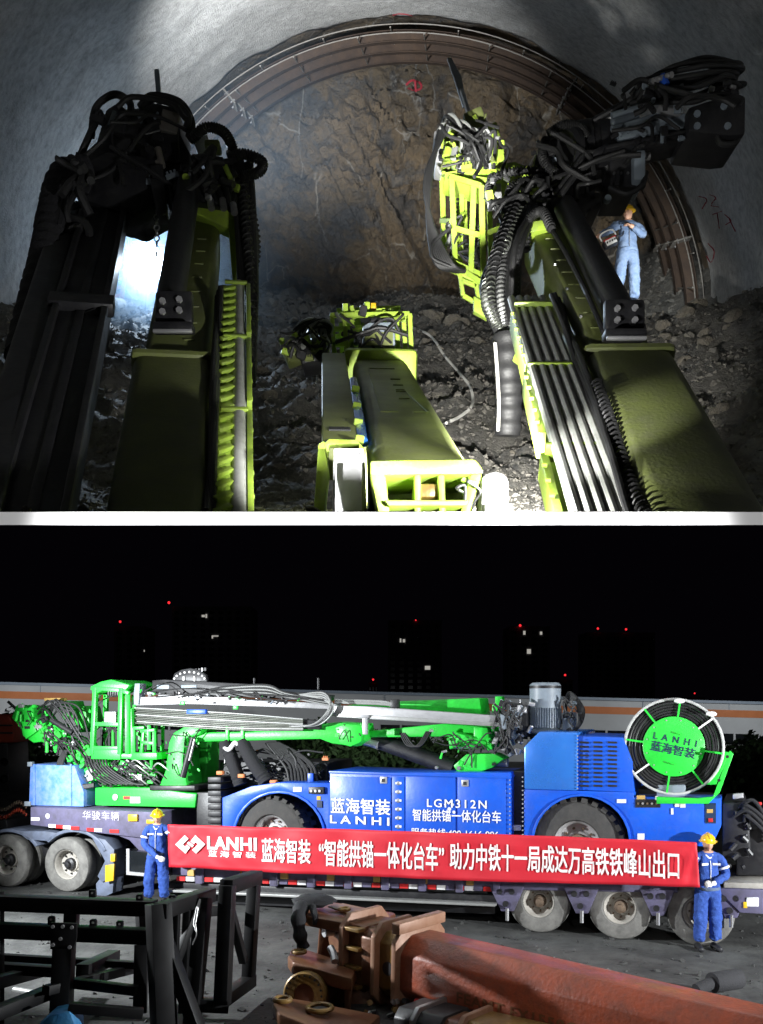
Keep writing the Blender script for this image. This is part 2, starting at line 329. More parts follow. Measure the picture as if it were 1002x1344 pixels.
def text_on(body, p00, p10, p01, m, parent, bold=.0, spacing=1., lift=V((0, 0, 0)), fn=None, name='lettering'):
    """letter shapes filling the parallelogram p00 (bottom left) - p10 (bottom right) - p01 (top left); bold = stroke gain"""
    me = text_mesh(body, 0., spacing)
    xs = [v.co.x for v in me.vertices]; ys = [v.co.y for v in me.vertices]; x0, x1, y0, y1 = min(xs), max(xs), min(ys), max(ys)
    o = origin_of(parent); ex = V(p10)-V(p00); ey = V(p01)-V(p00); n = ex.cross(ey).normalized()
    vs = []; fs = []; b = bold*.62
    for k, (dx, dy) in enumerate([(0, 0)] if not bold else [(b, b*.7), (-b, -b*.7), (b, -b*.7), (-b, b*.7)]):
        base = len(vs)
        for v in me.vertices:
            q = V(p00)+ex*((v.co.x+dx-x0)/(x1-x0))+ey*((v.co.y+dy-y0)/max(1e-6, y1-y0))+lift+n*(.0009*k)
            if fn: q = fn(q)
            vs.append(q-o)
        fs += [tuple(i+base for i in p.vertices) for p in me.polygons]
    bpy.data.meshes.remove(me)
    me = bpy.data.meshes.new(name); me.from_pydata(vs, [], fs); me.materials.append(m)
    ob = bpy.data.objects.new(name, me); COL.objects.link(ob); ob.parent = parent; return ob
SLAB_Y = 4.8
# ------------------------------------------------------------------ the tunnel
def divider_slab():
    z0 = P(0, 672, SLAB_Y).z; z1 = P(0, 689, SLAB_Y).z; t = z0-z1; Y1 = 27.
    m = MB(); X = 12.
    pts = [V((-X, SLAB_Y, z1)), V((-X, SLAB_Y, z0)), V((-X, Y1, slab_z(Y1))), V((-X, Y1, slab_z(Y1)-t))]
    m.prism(pts, (2*X, 0, 0))
    structure(build(m, 'divider_slab', M['white_concrete'], None, False))  # added slab that keeps tunnel and yard light apart, with a white edge
divider_slab()
C1 = P(535, 421, 20.); AX = V(((600-CX)/F, 1, (HY-390)/F))
def axis_at(Y): return C1+AX*(Y-20)
RS = 6.15
def arc_limits(Y, r, dz=0.):
    c = axis_at(Y); s = (slab_z(Y)+dz-c.z)/r; s = max(-1, min(1, s)); a = math.asin(s); return a, math.pi-a
def lining():
    m = MB(); NY, NT = 90, 150; Ys = [SLAB_Y+.02+(20.0-SLAB_Y-.02)*(i/NY)**.9 for i in range(NY+1)]
    for Y in Ys:
        a0, a1 = arc_limits(Y, RS); c = axis_at(Y)
        for j in range(NT+1):
            a = a0+(a1-a0)*j/NT; d = V((math.cos(a), 0, math.sin(a))); p = c+d*RS
            r = RS+.07*nz3(p, .45)+.035*nz3(p, 1.9)+.012*nz3(p, 6)
            if Y > 19.7: r -= .04*noise.noise(p*2.1)
            q = c+d*r
            if Y > 19.9: q.y += .10*noise.noise(V((a*9, 0, 3)))+.05*noise.noise(V((a*31, 0, 3)))
            m.v.append(q)
    w = NT+1
    for i in range(NY):
        for j in range(NT): m.f.append((i*w+j, i*w+j+1, (i+1)*w+j+1, (i+1)*w+j))
    # broken front lip of the sprayed concrete, 0.26 m thick
    b = len(m.v)
    for j in range(NT+1):
        q = m.v[NY*w+j]; c = axis_at(q.y); m.v.append(q+(q-c).normalized()*.30+V((0, .03*noise.noise(q*4), 0)))
    for j in range(NT): m.f.append((NY*w+j, NY*w+j+1, b+j+1, b+j))
    o = structure(build(m, 'tunnel_lining', M['shotcrete'], None, True, angle=80)); return o
LIN = lining()
def face():
    m = MB(); NT, NR = 300, 160; Yf = 23.6; w = NT+1
    for i in range(NR+1):
        t = i/NR
        if t < .7: r = 6.45*(t/.7); Y = Yf
        else: r = 6.45; Y = Yf-(t-.7)/.3*(Yf-19.95)
        c = axis_at(Y)
        for j in range(NT+1):
            a = -.5+(math.pi+1.)*j/NT; p = c+V((math.cos(a)*r, 0, math.sin(a)*r))
            k = .42*nz3(p, .33)+.20*nz3(p, .9)+.16*(abs(noise.noise(p*.7+V((9, 0, 0))))-.25)+.22*nz3(V((p.x*1.5+p.z*.6, 2, p.z*.35)), 1.)
            k += .12*nz3(p, 2.6)+.07*nz3(p, 6.5)+.22*(noise.cell(V((p.x*.9+p.z*.5, 3, p.z*.8)))-.5)+.12*(noise.cell(V((p.x*2.1-p.z*.9, 7, p.z*1.9+p.x*.4)))-.5)
            if t < .7: p.y += k*min(1, (.72-t)*6)
            else: p -= V((math.cos(a), 0, math.sin(a)))*(.28*k)
            m.v.append(p)
    for i in range(NR):
        for j in range(NT): m.f.append((i*w+j, i*w+j+1, (i+1)*w+j+1, (i+1)*w+j))
    return structure(build(m, 'tunnel_face', M['face'], None, True, angle=28))
FACE = face()
# muck heap
PROF = [(4.8, 672.5), (8, 671.5), (9, 652), (10, 625), (12, 572), (14, 522), (16, 478), (18, 440), (20, 414), (22, 401), (24.5, 392)]
def prof(Y):
    for (a, pa), (b, pb) in zip(PROF, PROF[1:]):
        if Y <= b: py = pa+(pb-pa)*(Y-a)/(b-a); break
    else: py = PROF[-1][1]
    return CZ+(HY-py)/F*Y
def muck_z(x, Y):
    z = prof(max(Y, 4.8)); c = axis_at(Y)
    dl = (c.x-2.2)-x; dr = x-(c.x+2.6); k = max(0, min(1, (Y-7.6)/3))
    if dl > 0: z += (.30*dl**1.1)*k*(1 if Y < 14 else max(.35, 1-(Y-14)*.16))
    if dr > 0: z += (.36*dr**1.2)*k
    p = V((x, Y, 0))
    z += (.26*nz3(p, .55)+.16*nz3(p, 1.6)+.10*(abs(noise.noise(p*3.1)))+.055*nz3(p, 5.2)+.03*nz3(p, 13))*(.0+1.*k)
    dx = x-P(880, 0, 18).x
    z -= 2.0*math.exp(-((x-5.9)**2*.5+(Y-19.6)**2*.13))      # the worked-out hollow at the right foot of the arches
    return max(z, slab_z(Y)+.004)
def muck():
    m = MB(); NX, NY = 250, 260
    for i in range(NY+1):
        Y = 4.83+(24.3-4.83)*(i/NY)**1.35
        c = axis_at(Y); zr = 6.6
        for j in range(NX+1):
            x = c.x-zr+2*zr*j/NX; m.v.append(V((x, Y, muck_z(x, Y))))
    w = NX+1
    for i in range(NY):
        for j in range(NX): m.f.append((i*w+j, i*w+j+1, (i+1)*w+j+1, (i+1)*w+j))
    return structure(build(m, 'muck_heap', M['muck'], None, True, angle=30))
MUCK = muck()
def rock_mesh(seed, sub=2, m='rock'):
    rnd = random.Random(seed); bm = bmesh.new(); bmesh.ops.create_icosphere(bm, subdivisions=sub, radius=1)
    sx, sy, sz = 1, rnd.uniform(.6, .95), rnd.uniform(.3, .7)
    cuts = [(V((rnd.gauss(0, 1), rnd.gauss(0, 1), rnd.gauss(0, 1))).normalized(), rnd.uniform(.45, .8)) for _ in range(9)]
    for v in bm.verts:
        for n, d in cuts:
            k = v.co.dot(n)-d
            if k > 0: v.co -= n*k
        v.co += v.normal*.08*noise.noise(v.co*2.3+V((seed, 0, 0)))
        v.co = V((v.co.x*sx, v.co.y*sy, v.co.z*sz))
    me = bpy.data.meshes.new('rock'); bm.to_mesh(me); bm.free()
    me.polygons.foreach_set('use_smooth', [True]*len(me.polygons)); me.set_sharp_from_angle(angle=R(22)); me.materials.append(M[m]); return me
RM = [rock_mesh(i, 2) for i in range(9)]; RMS = [rock_mesh(20+i, 1, 'muck') for i in range(6)]
def scatter_rocks():
    rnd = random.Random(4); mo = MUCK.location; n = 0
    while n < 230:
        Y = 5+17*rnd.random()**.8; x = rnd.uniform(-.36, .37)*Y
        if abs(x-axis_at(Y).x) > 5.6: continue
        px = rnd.choice([9, 11, 13, 16, 20, 26]) if rnd.random() < .94 else rnd.choice([34, 46])
        s = px/F*Y*.55; o = bpy.data.objects.new('rock', rnd.choice(RM)); COL.objects.link(o)
        o.parent = MUCK; o.location = V((x, Y, muck_z(x, Y)+s*.12))-mo
        o.rotation_euler = (rnd.uniform(-.5, .5), rnd.uniform(-.5, .5), rnd.uniform(0, 6.3)); o.scale = (s, s, s); n += 1
    # the finer rubble: nobody could count it
    hulls = []
    for k in range(24):
        bm = bmesh.new()
        for q in range(9): bm.verts.new(V((rnd.gauss(0, 1), rnd.gauss(0, 1), rnd.gauss(0, 1))).normalized()*rnd.uniform(.7, 1.1))
        r_ = bmesh.ops.convex_hull(bm, input=bm.verts[:]); bm.verts.ensure_lookup_table()
        for v in bm.verts: v.co.z *= .6
        bm.verts.index_update(); hulls.append(([v.co.copy() for v in bm.verts], [tuple(v.index for v in f.verts) for f in bm.faces])); bm.free()
    vs = []; fs = []; mo = MUCK.location
    for k in range(42000):
        Y = 7.6+15.6*rnd.random()**1.15; x = rnd.uniform(-.40, .40)*Y
        if abs(x-axis_at(Y).x) > 6.0: continue
        s = min(rnd.expovariate(1/2.6)+1.2, 13)/F*Y*.55; hv, hf = hulls[k % 24]
        mt = Matrix.Translation(V((x, Y, muck_z(x, Y)+s*.15))-mo) @ Matrix.Rotation(rnd.uniform(0, 6.3), 4, V((rnd.gauss(0, .6), rnd.gauss(0, .6), 1))) @ Matrix.Scale(s, 4)
        b0 = len(vs); vs += [mt @ v for v in hv]; fs += [tuple(i+b0 for i in f) for f in hf]
    o = bpy.data.meshes.new('rubble'); o.from_pydata(vs, [], fs); o.materials.append(M['rubble'])
    ob = bpy.data.objects.new('rubble', o); COL.objects.link(ob); ob.parent = MUCK; ob['kind'] = 'stuff'
scatter_rocks()
# three steel arches
ARCH_R = 5.74
def sweep_arc(Y, prof_ry, a0, a1, n=90):
    m = MB(); c0 = axis_at(Y); k = len(prof_ry)
    for i in range(n+1):
        a = a0+(a1-a0)*i/n; d = V((math.cos(a), 0, math.sin(a)))
        for r, y in prof_ry: m.v.append(c0+AX*y+d*r)
    for i in range(n):
        for j in range(k):
            j2 = (j+1) % k; m.f.append((i*k+j, i*k+j2, (i+1)*k+j2, (i+1)*k+j))
    return m
tie_mesh = None
for k, (Y, lab) in enumerate([(20.45, 'rusty steel arch rib directly ahead of the ragged concrete edge'), (21.35, 'middle of the three rusty steel arch ribs'), (22.25, 'rusty steel arch rib deepest in the tunnel, closest to the rock face')]):
    r0 = ARCH_R; a0, a1 = -.42, math.pi+.42; c = axis_at(Y)
    t = thing('steel_arch', c+V((0, 0, -3)), lab, 'steel arch', 'steel arch ribs lining the tunnel before the rock face')
    build(sweep_arc(Y, [(r0, -.11), (r0+.018, -.11), (r0+.018, .11), (r0, .11)], a0, a1), 'inner_flange', M['rust'], t)
    build(sweep_arc(Y, [(r0+.018, -.008), (r0+.222, -.008), (r0+.222, .008), (r0+.018, .008)], a0, a1), 'web', M['rust'], t)
    build(sweep_arc(Y, [(r0+.222, -.11), (r0+.24, -.11), (r0+.24, .11), (r0+.222, .11)], a0, a1), 'outer_flange', M['rust'], t)
    for a in (R(129), R(55), R(16), R(164)):
        d = V((math.cos(a), 0, math.sin(a))); p = c+d*(r0+.11); mt = frame(p, p+d)
        tg = V((-math.sin(a), 0, math.cos(a)))
        pl = MB().bar(p-d*.19, p+d*.19, .30, .03, tg)
        sp = build(pl, 'splice_plate', M['rebar'], t, False)
        for s in (-1, 1):
            for q in (-.09, .09):
                cc = p+V((0, q, 0))+d*(s*.1); build(MB().cyl(cc-tg*.05, cc+tg*.05, .022, seg=6), 'bolt', M['steel'], sp)
    # spacer bars tying this arch to its neighbour
    if k < 2 or True:
        n = 34
        for i in range(n):
            a = -.35+(math.pi+.7)*i/(n-1); d = V((math.cos(a), 0, math.sin(a))); p = c+d*(r0+.2 if i % 2 else r0+.06)
            L = .9 if k else .62
            q = p-AX.normalized()*(L if k else .5)
            build(MB().cyl(p, q, .016, seg=6), 'spacer_bar', M['rebar'], t)
    if k == 0:
        for rr in (.30, .12):
            build(sweep_arc(20.18, [(r0+rr, 0), (r0+rr+.02, .012), (r0+rr+.02, -.012)], a0, a1), 'mesh_bar', M['rebar'], t)
# red spray marks
def spray(pts_list, name, label, Y, onface=True):
    t = None; mb = MB()
    for pts in pts_list:
        q = []
        for (px, py) in pts: q.append((px, py))
        mb2 = []
        for (px, py) in q: mb2.append(P(px, py, Y))
        mb.tube(mb2, .012, 5, 4)
    return mb
dg = bpy.context.evaluated_depsgraph_get(); dg.update()
def hit(px, py, obs):
    d = V(((px-CX)/F, 1, (HY-py)/F)); o = V((0, 0, CZ)); best = None
    for ob in obs:
        ok, loc, n, i = ob.ray_cast(ob.matrix_world.inverted() @ (o+d*4.7), d.normalized())
        if ok:
            w = ob.matrix_world @ loc
            if best is None or w.y < best.y: best = w
    return best
bpy.context.view_layer.update()
def spray_mark(strokes, obs, label, w):
    mb = MB()
    for st in strokes:
        q = [hit(x, y, obs) for x, y in smooth2(st)]; q = [p-V((0, .012, 0)) for p in q if p is not None]
        for a, b in zip(q, q[1:]):
            if (a-b).length > 1e-4: mb.bar(a, b, w, .006, (0, -1, 0))
    return tag(build(mb, 'spray_mark', M['redprint'], None, False), label, 'paint mark')
def smooth2(st, n=5):
    return [(p.x, p.y) for p in smooth_path([V((a, b, 0)) for a, b in st], n)]
spray_mark([[(533, 112), (541, 106), (551, 109), (553, 116), (545, 119), (536, 116)], [(545, 106), (546, 121)]], [FACE], 'red sprayed circle on the rock face near the crown', .05)
spray_mark([[(516, 20), (524, 18), (535, 19), (541, 21)], [(518, 22), (530, 20)]], [LIN], 'short red sprayed dash on the concrete crown above the arches', .04)
spray_mark([[(918, 258), (928, 262), (922, 275)], [(932, 256), (940, 260), (934, 270), (944, 272)], [(936, 282), (948, 278)], [(942, 280), (945, 300)], [(952, 282), (960, 290), (953, 296)], [(958, 288), (966, 304)], [(930, 320), (938, 330), (934, 345), (928, 336)]], [LIN], 'red sprayed survey figures on the concrete wall beside the worker', .04)
# wall floodlight behind the left boom
t = thing('floodlight', P(192, 400, 18.3), 'glaring white floodlight on a stand behind the left boom', 'floodlight')
c = P(193, 346, 18.4)
build(MB().lathe(c, (.35, -1, -.1), [(0, -.2), (.2, -.18), (.33, -.04), (.36, .05), (.37, .06), (.34, .02), (.0, -.0)], 24), 'housing', M['grey'], t)
build(MB().lathe(c+V((.02, -.05, 0)), (.35, -1, -.1), [(0, .0), (.33, .0)], 24), 'lens', M['lamp_on'], t)
build(MB().cyl(c+V((0, .1, -.2)), P(192, 420, 18.6), .03), 'stand', M['black'], t)
t = thing('ladder_frame', P(150, 395, 19.2), 'red painted lattice frame standing against the wall behind the left boom', 'frame')
a, b, c_, d_ = P(146, 395, 19.0), P(164, 280, 19.6), P(160, 392, 19.1), P(176, 276, 19.7)
build(MB().cyl(a, b, .045, seg=8), 'rail', M['redsteel'], t); build(MB().cyl(c_, d_, .045, seg=8), 'rail', M['redsteel'], t)
for i in range(11):
    k = (i+.5)/11; build(MB().cyl(a.lerp(b, k), c_.lerp(d_, k), .03, seg=6), 'rung', M['redsteel'], t)
# white hose on the muck
q = [hit(x, y, [MUCK]) for x, y in smooth2([(541, 433), (566, 445), (583, 470), (600, 490), (617, 512), (620, 535), (606, 550), (586, 560)], 6)]
q = [p+V((0, -.02, .04)) for p in q if p is not None]
tag(pipe('cable', q, .022, M['cable'], None, 6, 1), 'thin pale cable lying curved over the dark rubble', 'cable')
# toothed bar and prop timber at the right foot of the arches
t = thing('broken_formwork', P(895, 445, 17.6), 'pale broken timber prop lying at the right foot of the arches', 'timber')
build(MB().bar(P(892, 440, 17.5), P(905, 405, 17.7), .05, .12), 'post', M['white'], t, False)
build(MB().bar(P(905, 412, 17.6), P(918, 428, 17.5), .05, .07), 'brace', M['white'], t, False)
build(MB().bar(P(900, 425, 17.5), P(912, 440, 17.4), .05, .05), 'brace', M['white'], t, False)

# dusty smoke hanging in the lamp's beam
sm = bpy.data.materials.new('smoke'); sm.use_nodes = True; nt = sm.node_tree; nt.nodes.clear(); N = nt.nodes
ou = N.new('ShaderNodeOutputMaterial'); pv = N.new('ShaderNodeVolumePrincipled'); pv.inputs['Color'].default_value = (.52, .74, 1, 1); pv.inputs['Anisotropy'].default_value = .25
tc = N.new('ShaderNodeTexCoord'); ln = N.new('ShaderNodeVectorMath'); ln.operation = 'LENGTH'; nt.links.new(tc.outputs['Object'], ln.inputs[0])
mr = N.new('ShaderNodeMapRange'); mr.inputs[1].default_value = 0; mr.inputs[2].default_value = 1.; mr.inputs[3].default_value = .26; mr.inputs[4].default_value = 0; mr.interpolation_type = 'SMOOTHSTEP'
nt.links.new(ln.outputs['Value'], mr.inputs[0]); nt.links.new(mr.outputs[0], pv.inputs['Density']); nt.links.new(pv.outputs[0], ou.inputs['Volume'])
me = bpy.data.meshes.new('smoke'); bm = bmesh.new(); bmesh.ops.create_icosphere(bm, subdivisions=3, radius=1); bm.to_mesh(me); bm.free(); me.materials.append(sm)
so = bpy.data.objects.new('lamp_smoke', me); COL.objects.link(so); so.location = P(205, 335, 17.4); so.scale = (3.2, 2.6, 2.6); so['kind'] = 'stuff'
sm2 = sm.copy(); [n for n in sm2.node_tree.nodes if n.type == 'MAP_RANGE'][0].inputs[3].default_value = .045; me2 = me.copy(); me2.materials.clear(); me2.materials.append(sm2)
s2 = bpy.data.objects.new('drifting_smoke', me2); COL.objects.link(s2); s2.location = P(330, 270, 17.2); s2.scale = (4.2, 3.4, 3.6); s2['kind'] = 'stuff'
# ------------------------------------------------------------------ the three drilling booms in the tunnel
def beam(name, p0, p1, w, h, m, parent, bevel=.07, ext0=0, ext1=0):
    f = frame(p0, p1); L = (V(p1)-V(p0)).length
    mb = MB().box(f @ Matrix.Translation((0, (L+ext1-ext0)/2, -h/2)), w, L+ext0+ext1, h)
    return build(mb, name, m, parent, True, bevel, True, 3), f, L
def bolts(f, pts, r, h, m, parent, axis=V((0, 0, 1)), name='bolt'):
    for p in pts:
        a = f @ V(p); b = f @ (V(p)+axis*h); build(MB().cyl(a, b, r, seg=6), name, m, parent, True, 0, True)
def jitter_hose(p0, p1, sag, r, rnd, n=5, jit=.05):
    pts = []
    for i in range(n):
        t = i/(n-1); p = V(p0).lerp(V(p1), t); k = math.sin(math.pi*t)
        pts.append(p+V((rnd.gauss(0, jit), rnd.gauss(0, jit), rnd.gauss(0, jit)))*k+V(sag)*k)
    return pts
def hose_bundle(parent, ends0, ends1, mid, r, n, seed, m='rubber', jit=.06, name='hose', spread0=.1, spread1=.08):
    rnd = random.Random(seed)
    for i in range(n):
        a = V(ends0)+V((rnd.uniform(-1, 1)*spread0, rnd.uniform(-1, 1)*spread0, rnd.uniform(-1, 1)*spread0*.5))
        b = V(ends1)+V((rnd.uniform(-1, 1)*spread1, rnd.uniform(-1, 1)*spread1, rnd.uniform(-1, 1)*spread1*.5))
        pts = [a]+[V(q)+V((rnd.gauss(0, jit), rnd.gauss(0, jit), rnd.gauss(0, jit))) for q in mid]+[b]
        pipe(name, pts, r*rnd.uniform(.75, 1.2), M[m], parent, 7, 6, True)
def spiral(parent, pts, R_, r, turns, m, name='spiral_guard'):
    q = smooth_path(pts, 12); out = []; n = int(turns*9)
    for i in range(n+1):
        t = i/n*(len(q)-1); k = min(int(t), len(q)-2); p = q[k].lerp(q[k+1], t-k); d = (q[k+1]-q[k]).normalized()
        a = d.cross(V((0, 1, 0))).normalized(); b = d.cross(a); w = 2*math.pi*turns*i/n
        out.append(p+(a*math.cos(w)+b*math.sin(w))*R_)
    return build(MB().tube(out, r, 5, 1), name, m, parent, True, 0, True)
def ribbed(parent, pts, r, m, name, pitch=.05):
    q = smooth_path(pts, 14); L = sum((a-b).length for a, b in zip(q, q[1:])); n = L/pitch
    return build(MB().tube(q, lambda t: r*(1+.07*math.sin(2*math.pi*t*n)), 14, 1), name, m, parent, True, 0, True)
def boxpx(name, x0, y0, x1, y1, Y0, Y1, m, parent, bevel=.015, clip=True):
    a, b = P(x0, y1, Y0), P(x1, y0, Y0)
    return build(MB().prism([a, V((b.x, Y0, a.z)), b, V((a.x, Y0, b.z))], (0, Y1-Y0, 0)), name, m, parent, True, bevel, clip)
def polypx(name, pts, Y0, Y1, m, parent, bevel=.015, clip=True):
    return build(MB().prism([P(x, y, Y0) for x, y in pts], (0, Y1-Y0, 0)), name, m, parent, True, bevel, clip)
def barpx(name, a, b, w, m, parent, h=None):
    return build(MB().bar(P(*a), P(*b), w, h or w), name, m, parent, True, .006, True, 1)

# ---- right boom
rb = thing('drilling_boom', P(940, 668, 5.0), 'olive drilling boom at right with a lit lime work basket and black rotary head', 'drilling boom', 'drilling booms of the tunnel rig')
p0, p1, p2 = P(945, 690, 5.0), P(826, 455, 7.1), P(724, 288, 10.1)
o, f, L = beam('outer_boom', p0, p1, .62, .56, M['olive'], rb, .09, .5)
oi, fi, Li = beam('inner_boom', p1+f.to_3x3() @ V((0, -.3, -.06)), p2, .50, .46, M['olive'], rb, .08)
build(MB().box(f @ Matrix.Translation((0, L, .003)), .56, .03, .014), 'weld_line', M['lime'], o, True, 0, True)
build(MB().box(f @ Matrix.Translation((0, L-.02, -.27)), .66, .10, .60), 'collar', M['olive'], o, True, .07, True)
for i in range(9):
    build(MB().box(fi @ Matrix.Translation((-.12, .5+i*.36, .0)), .09, .022, .02), 'weld_nub', M['olive'], oi, True, .005, True)
bolts(fi, [(-.20, .4+.7*i, -.0) for i in range(4)], .015, .02, M['steel'], oi)
# louvred lime side of the outer boom
for i in range(9):
    build(MB().box(f @ Matrix.Translation((-.325, -.2+i*.27, -.28)) @ Matrix.Rotation(R(25), 4, 'X'), .05, .05, .46), 'side_rib', M['lime'], o, True, .008, True)
build(MB().box(f @ Matrix.Translation((-.315, L/2, -.50)), .03, L+.6, .05), 'side_rail', M['lime'], o, True, .01, True)
# pipe tray along the left flank
tr = build(MB().box(f @ Matrix.Translation((-.53, 1.9, -.30)), .30, 5.2, .02), 'pipe_tray', M['lime'], rb, True, .004, True)
for i in range(5):
    pipe('pipe', [f @ V((-.40-.066*i+.0, -.6, -.10)), f @ V((-.41-.067*i, 1.5, -.11)), f @ V((-.43-.067*i, 4.4, -.16))], .033, M['tray_pipe'], tr, 10, 3, True)
for y0, y1, x in ((.1, 1.25, -.74), (1.55, 2.65, -.72), (2.8, 4.1, -.70)):
    build(MB().box(f @ Matrix.Translation((x, (y0+y1)/2, -.25)), .05, y1-y0, .18), 'tray_side', M['lime'], tr, True, .006, True)
    build(MB().box(f @ Matrix.Translation((x+.16, y1-.02, -.15)), .32, .04, .12), 'tray_clamp', M['lime'], tr, True, .006, True)
    bolts(f, [(x-.012, y0+.1+.2*k, -.13) for k in range(int((y1-y0)/.2))], .014, .03, M['lime'], tr, V((-1, 0, 0)))
rnd = random.Random(3)
for i in range(4):
    pts = [f @ V((-.345+.02*math.sin(i+k*1.3)-.015*i, -.5+k*.75, -.06+.05*math.cos(k*1.7+i))) for k in range(7)]
    pipe('hose', pts, .021, M['rubber'], tr, 8, 6, True)
spiral(tr, [f @ V((-.335, -.4+k*.6, -.03+.03*math.cos(k*1.7))) for k in range(5)], .036, .010, 40, M['rubber'])
build(MB().cyl(f @ V((-.5, -.1, -.14)), f @ V((-.5, -.6, -.14)), .07), 'pipe_coupling', M['steel'], tr, True, 0, True)
# lift cylinder on top and its mounting bracket
cy = build(MB().cyl(P(826, 436, 7.25), P(742, 272, 10.1), .125, .115, 24), 'tilt_cylinder', M['black'], rb, True, 0, True)
pipe('hose', [P(793, 436, 7.2), P(766, 376, 8.0), P(735, 318, 9.0), P(713, 286, 9.8)], .022, M['rubber'], cy, 8, 6, True)
br = boxpx('bracket_plate', 794, 391, 848, 433, 6.95, 7.03, M['black'], rb, .03)
for x, y in ((810, 406), (833, 405), (810, 421), (833, 421)):
    c = P(x, y, 6.95); build(MB().cyl(c, c-V((0, .03, 0)), .022, seg=6), 'bolt', M['alu'], br)
boxpx('bracket_foot', 795, 430, 850, 442, 6.82, 6.95, M['black'], br, .015)
boxpx('foot_edge', 797, 440, 850, 445, 6.80, 6.84, M['alu'], br, .01)
# rotary head
Yh = 10.4
arm = polypx('rotator_arm', [(722, 262), (716, 236), (718, 200), (730, 172), (752, 163), (772, 168), (780, 188), (778, 246), (764, 258)], Yh, Yh+.55, M['black'], rb, .04)
for ax, (cx, cyy) in enumerate([(733, 210)]):
    build(MB().torus(P(733, 212, Yh-.03), (-.75, -.6, .05), .30, .06, 30, 8), 'rotator_ring', M['black'], arm)
    build(MB().lathe(P(733, 212, Yh-.01), (-.75, -.6, .05), [(0, .0), (.26, .0)], 30), 'ring_bore', M['rubber'], arm)
drum = build(MB().lathe(P(757, 210, Yh+.2), (1, -.12, .10), [(0, 0), (.34, 0), (.37, .03), (.37, .16), (.33, .17), (.33, .22), (.36, .23), (.36, .34), (.30, .36), (.30, .52), (.24, .54), (0, .54)], 32), 'slew_drum', M['black'], rb)
for i in range(16):
    a = 2*math.pi*i/16; fr = frame(P(757, 210, Yh+.2), P(757, 210, Yh+.2)+V((1, -.12, .1)))
    q = fr @ V((.315*math.cos(a), .365, .315*math.sin(a))); build(MB().cyl(q, q+V((.03, 0, 0)), .018, seg=6), 'bolt', M['steel'], drum)
gb = boxpx('gearbox', 800, 193, 838, 246, Yh-.15, Yh+.5, M['black'], rb, .04)
for i in range(8):
    c = P(806+(i % 4)*9, 204+(i//4)*24, Yh-.15); build(MB().cyl(c, c-V((0, .02, 0)), .014, seg=6), 'bolt', M['steel'], gb)
boxpx('valve_block', 832, 196, 848, 236, Yh-.25, Yh+.2, M['grey'], gb, .02)
build(MB().cyl(P(845, 206, Yh-.2), P(853, 205, Yh-.2), .04, seg=10), 'fitting', M['steel'], gb)
pipe('hose', [P(800, 246, Yh-.2), P(822, 254, Yh-.25), P(842, 244, Yh-.25), P(848, 226, Yh-.2)], .03, M['rubber'], gb, 8, 6, True)
boxpx('head_lug', 734, 228, 752, 262, Yh-.06, Yh+.02, M['black'], arm, .02)
polypx('slew_base', [(668, 240), (680, 232), (716, 232), (722, 262), (712, 274), (678, 272)], Yh-.1, Yh+.5, M['black'], rb, .04)
polypx('knuckle', [(712, 258), (790, 250), (792, 268), (770, 276), (770, 296), (730, 300), (712, 285)], Yh-.2, Yh+.4, M['black'], rb, .04)
polypx('lime_flange', [(686, 292), (724, 286), (728, 300), (690, 306)], 9.6, 10.0, M['lime'], rb, .02)
polypx('lime_tab', [(752, 292), (770, 294), (770, 302), (752, 303)], 9.9, 10.2, M['lime'], rb, .01)
# drill feed of the right boom
fd = polypx('feed_beam', [(778, 196), (812, 180), (906, 163), (906, 174), (778, 206)], Yh-.35, Yh+.1, M['black'], rb, .02)
polypx('feed_channel', [(812, 170), (898, 148), (905, 148), (905, 164), (812, 184)], Yh-.42, Yh-.1, M['grey'], fd, .015)
polypx('feed_rail', [(795, 190), (906, 168), (906, 173), (795, 196)], Yh-.46, Yh-.3, M['black'], fd, .01)
polypx('carriage', [(866, 134), (894, 128), (898, 146), (868, 152)], Yh-.5, Yh-.15, M['alu'], fd, .02)
polypx('carriage_rail', [(820, 160), (866, 146), (866, 154), (820, 170)], Yh-.4, Yh-.1, M['grey'], fd, .015)
eb = polypx('feed_end_block', [(904, 140), (966, 120), (980, 126), (979, 176), (960, 178), (904, 172)], Yh-.55, Yh+.1, M['black'], rb, .03)
for x, y in ((915, 150), (950, 140), (955, 166), (915, 166)):
    c = P(x, y, Yh-.55); build(MB().cyl(c, c-V((0, .02, 0)), .035, seg=8), 'bolt', M['grey'], eb)
for i in range(3): build(MB().cyl(P(803, 152+i*9, Yh-.3), P(838, 142+i*9, Yh-.3), .035, seg=10), 'fitting', M['grey'], fd)
build(MB().cyl(P(766, 166, Yh), P(834, 128, Yh-.2), .035, seg=10), 'drill_rod', M['black'], fd)
build(MB().cyl(P(770, 172, Yh), P(836, 136, Yh-.2), .022, seg=10), 'drill_rod', M['steel'], fd)
rnd = random.Random(5)
for i in range(13):
    a = 70+rnd.uniform(0, 18)+i*2.0; d = rnd.uniform(-.25, .15); k = rnd.uniform(.85, 1.05)
    pts = [P(832+rnd.uniform(-6, 6), 122+i*1.4, Yh-.2+d), P(858+rnd.uniform(-8, 8), 98+i*3.0, Yh-.3+d), P(905+rnd.uniform(-12, 12), 84+i*4.2+rnd.uniform(-7, 7), Yh-.4+d), P(945+rnd.uniform(-8, 8), 74+i*4.4+rnd.uniform(-4, 4), Yh-.35+d), P(966+rnd.uniform(-8, 12), 84+i*3.6+rnd.uniform(-4, 4), Yh-.1+d), P(955, 100+i*2.4, Yh+.25)]
    pipe('hose', pts, .025, M['rubber'], eb, 8, 6, True)
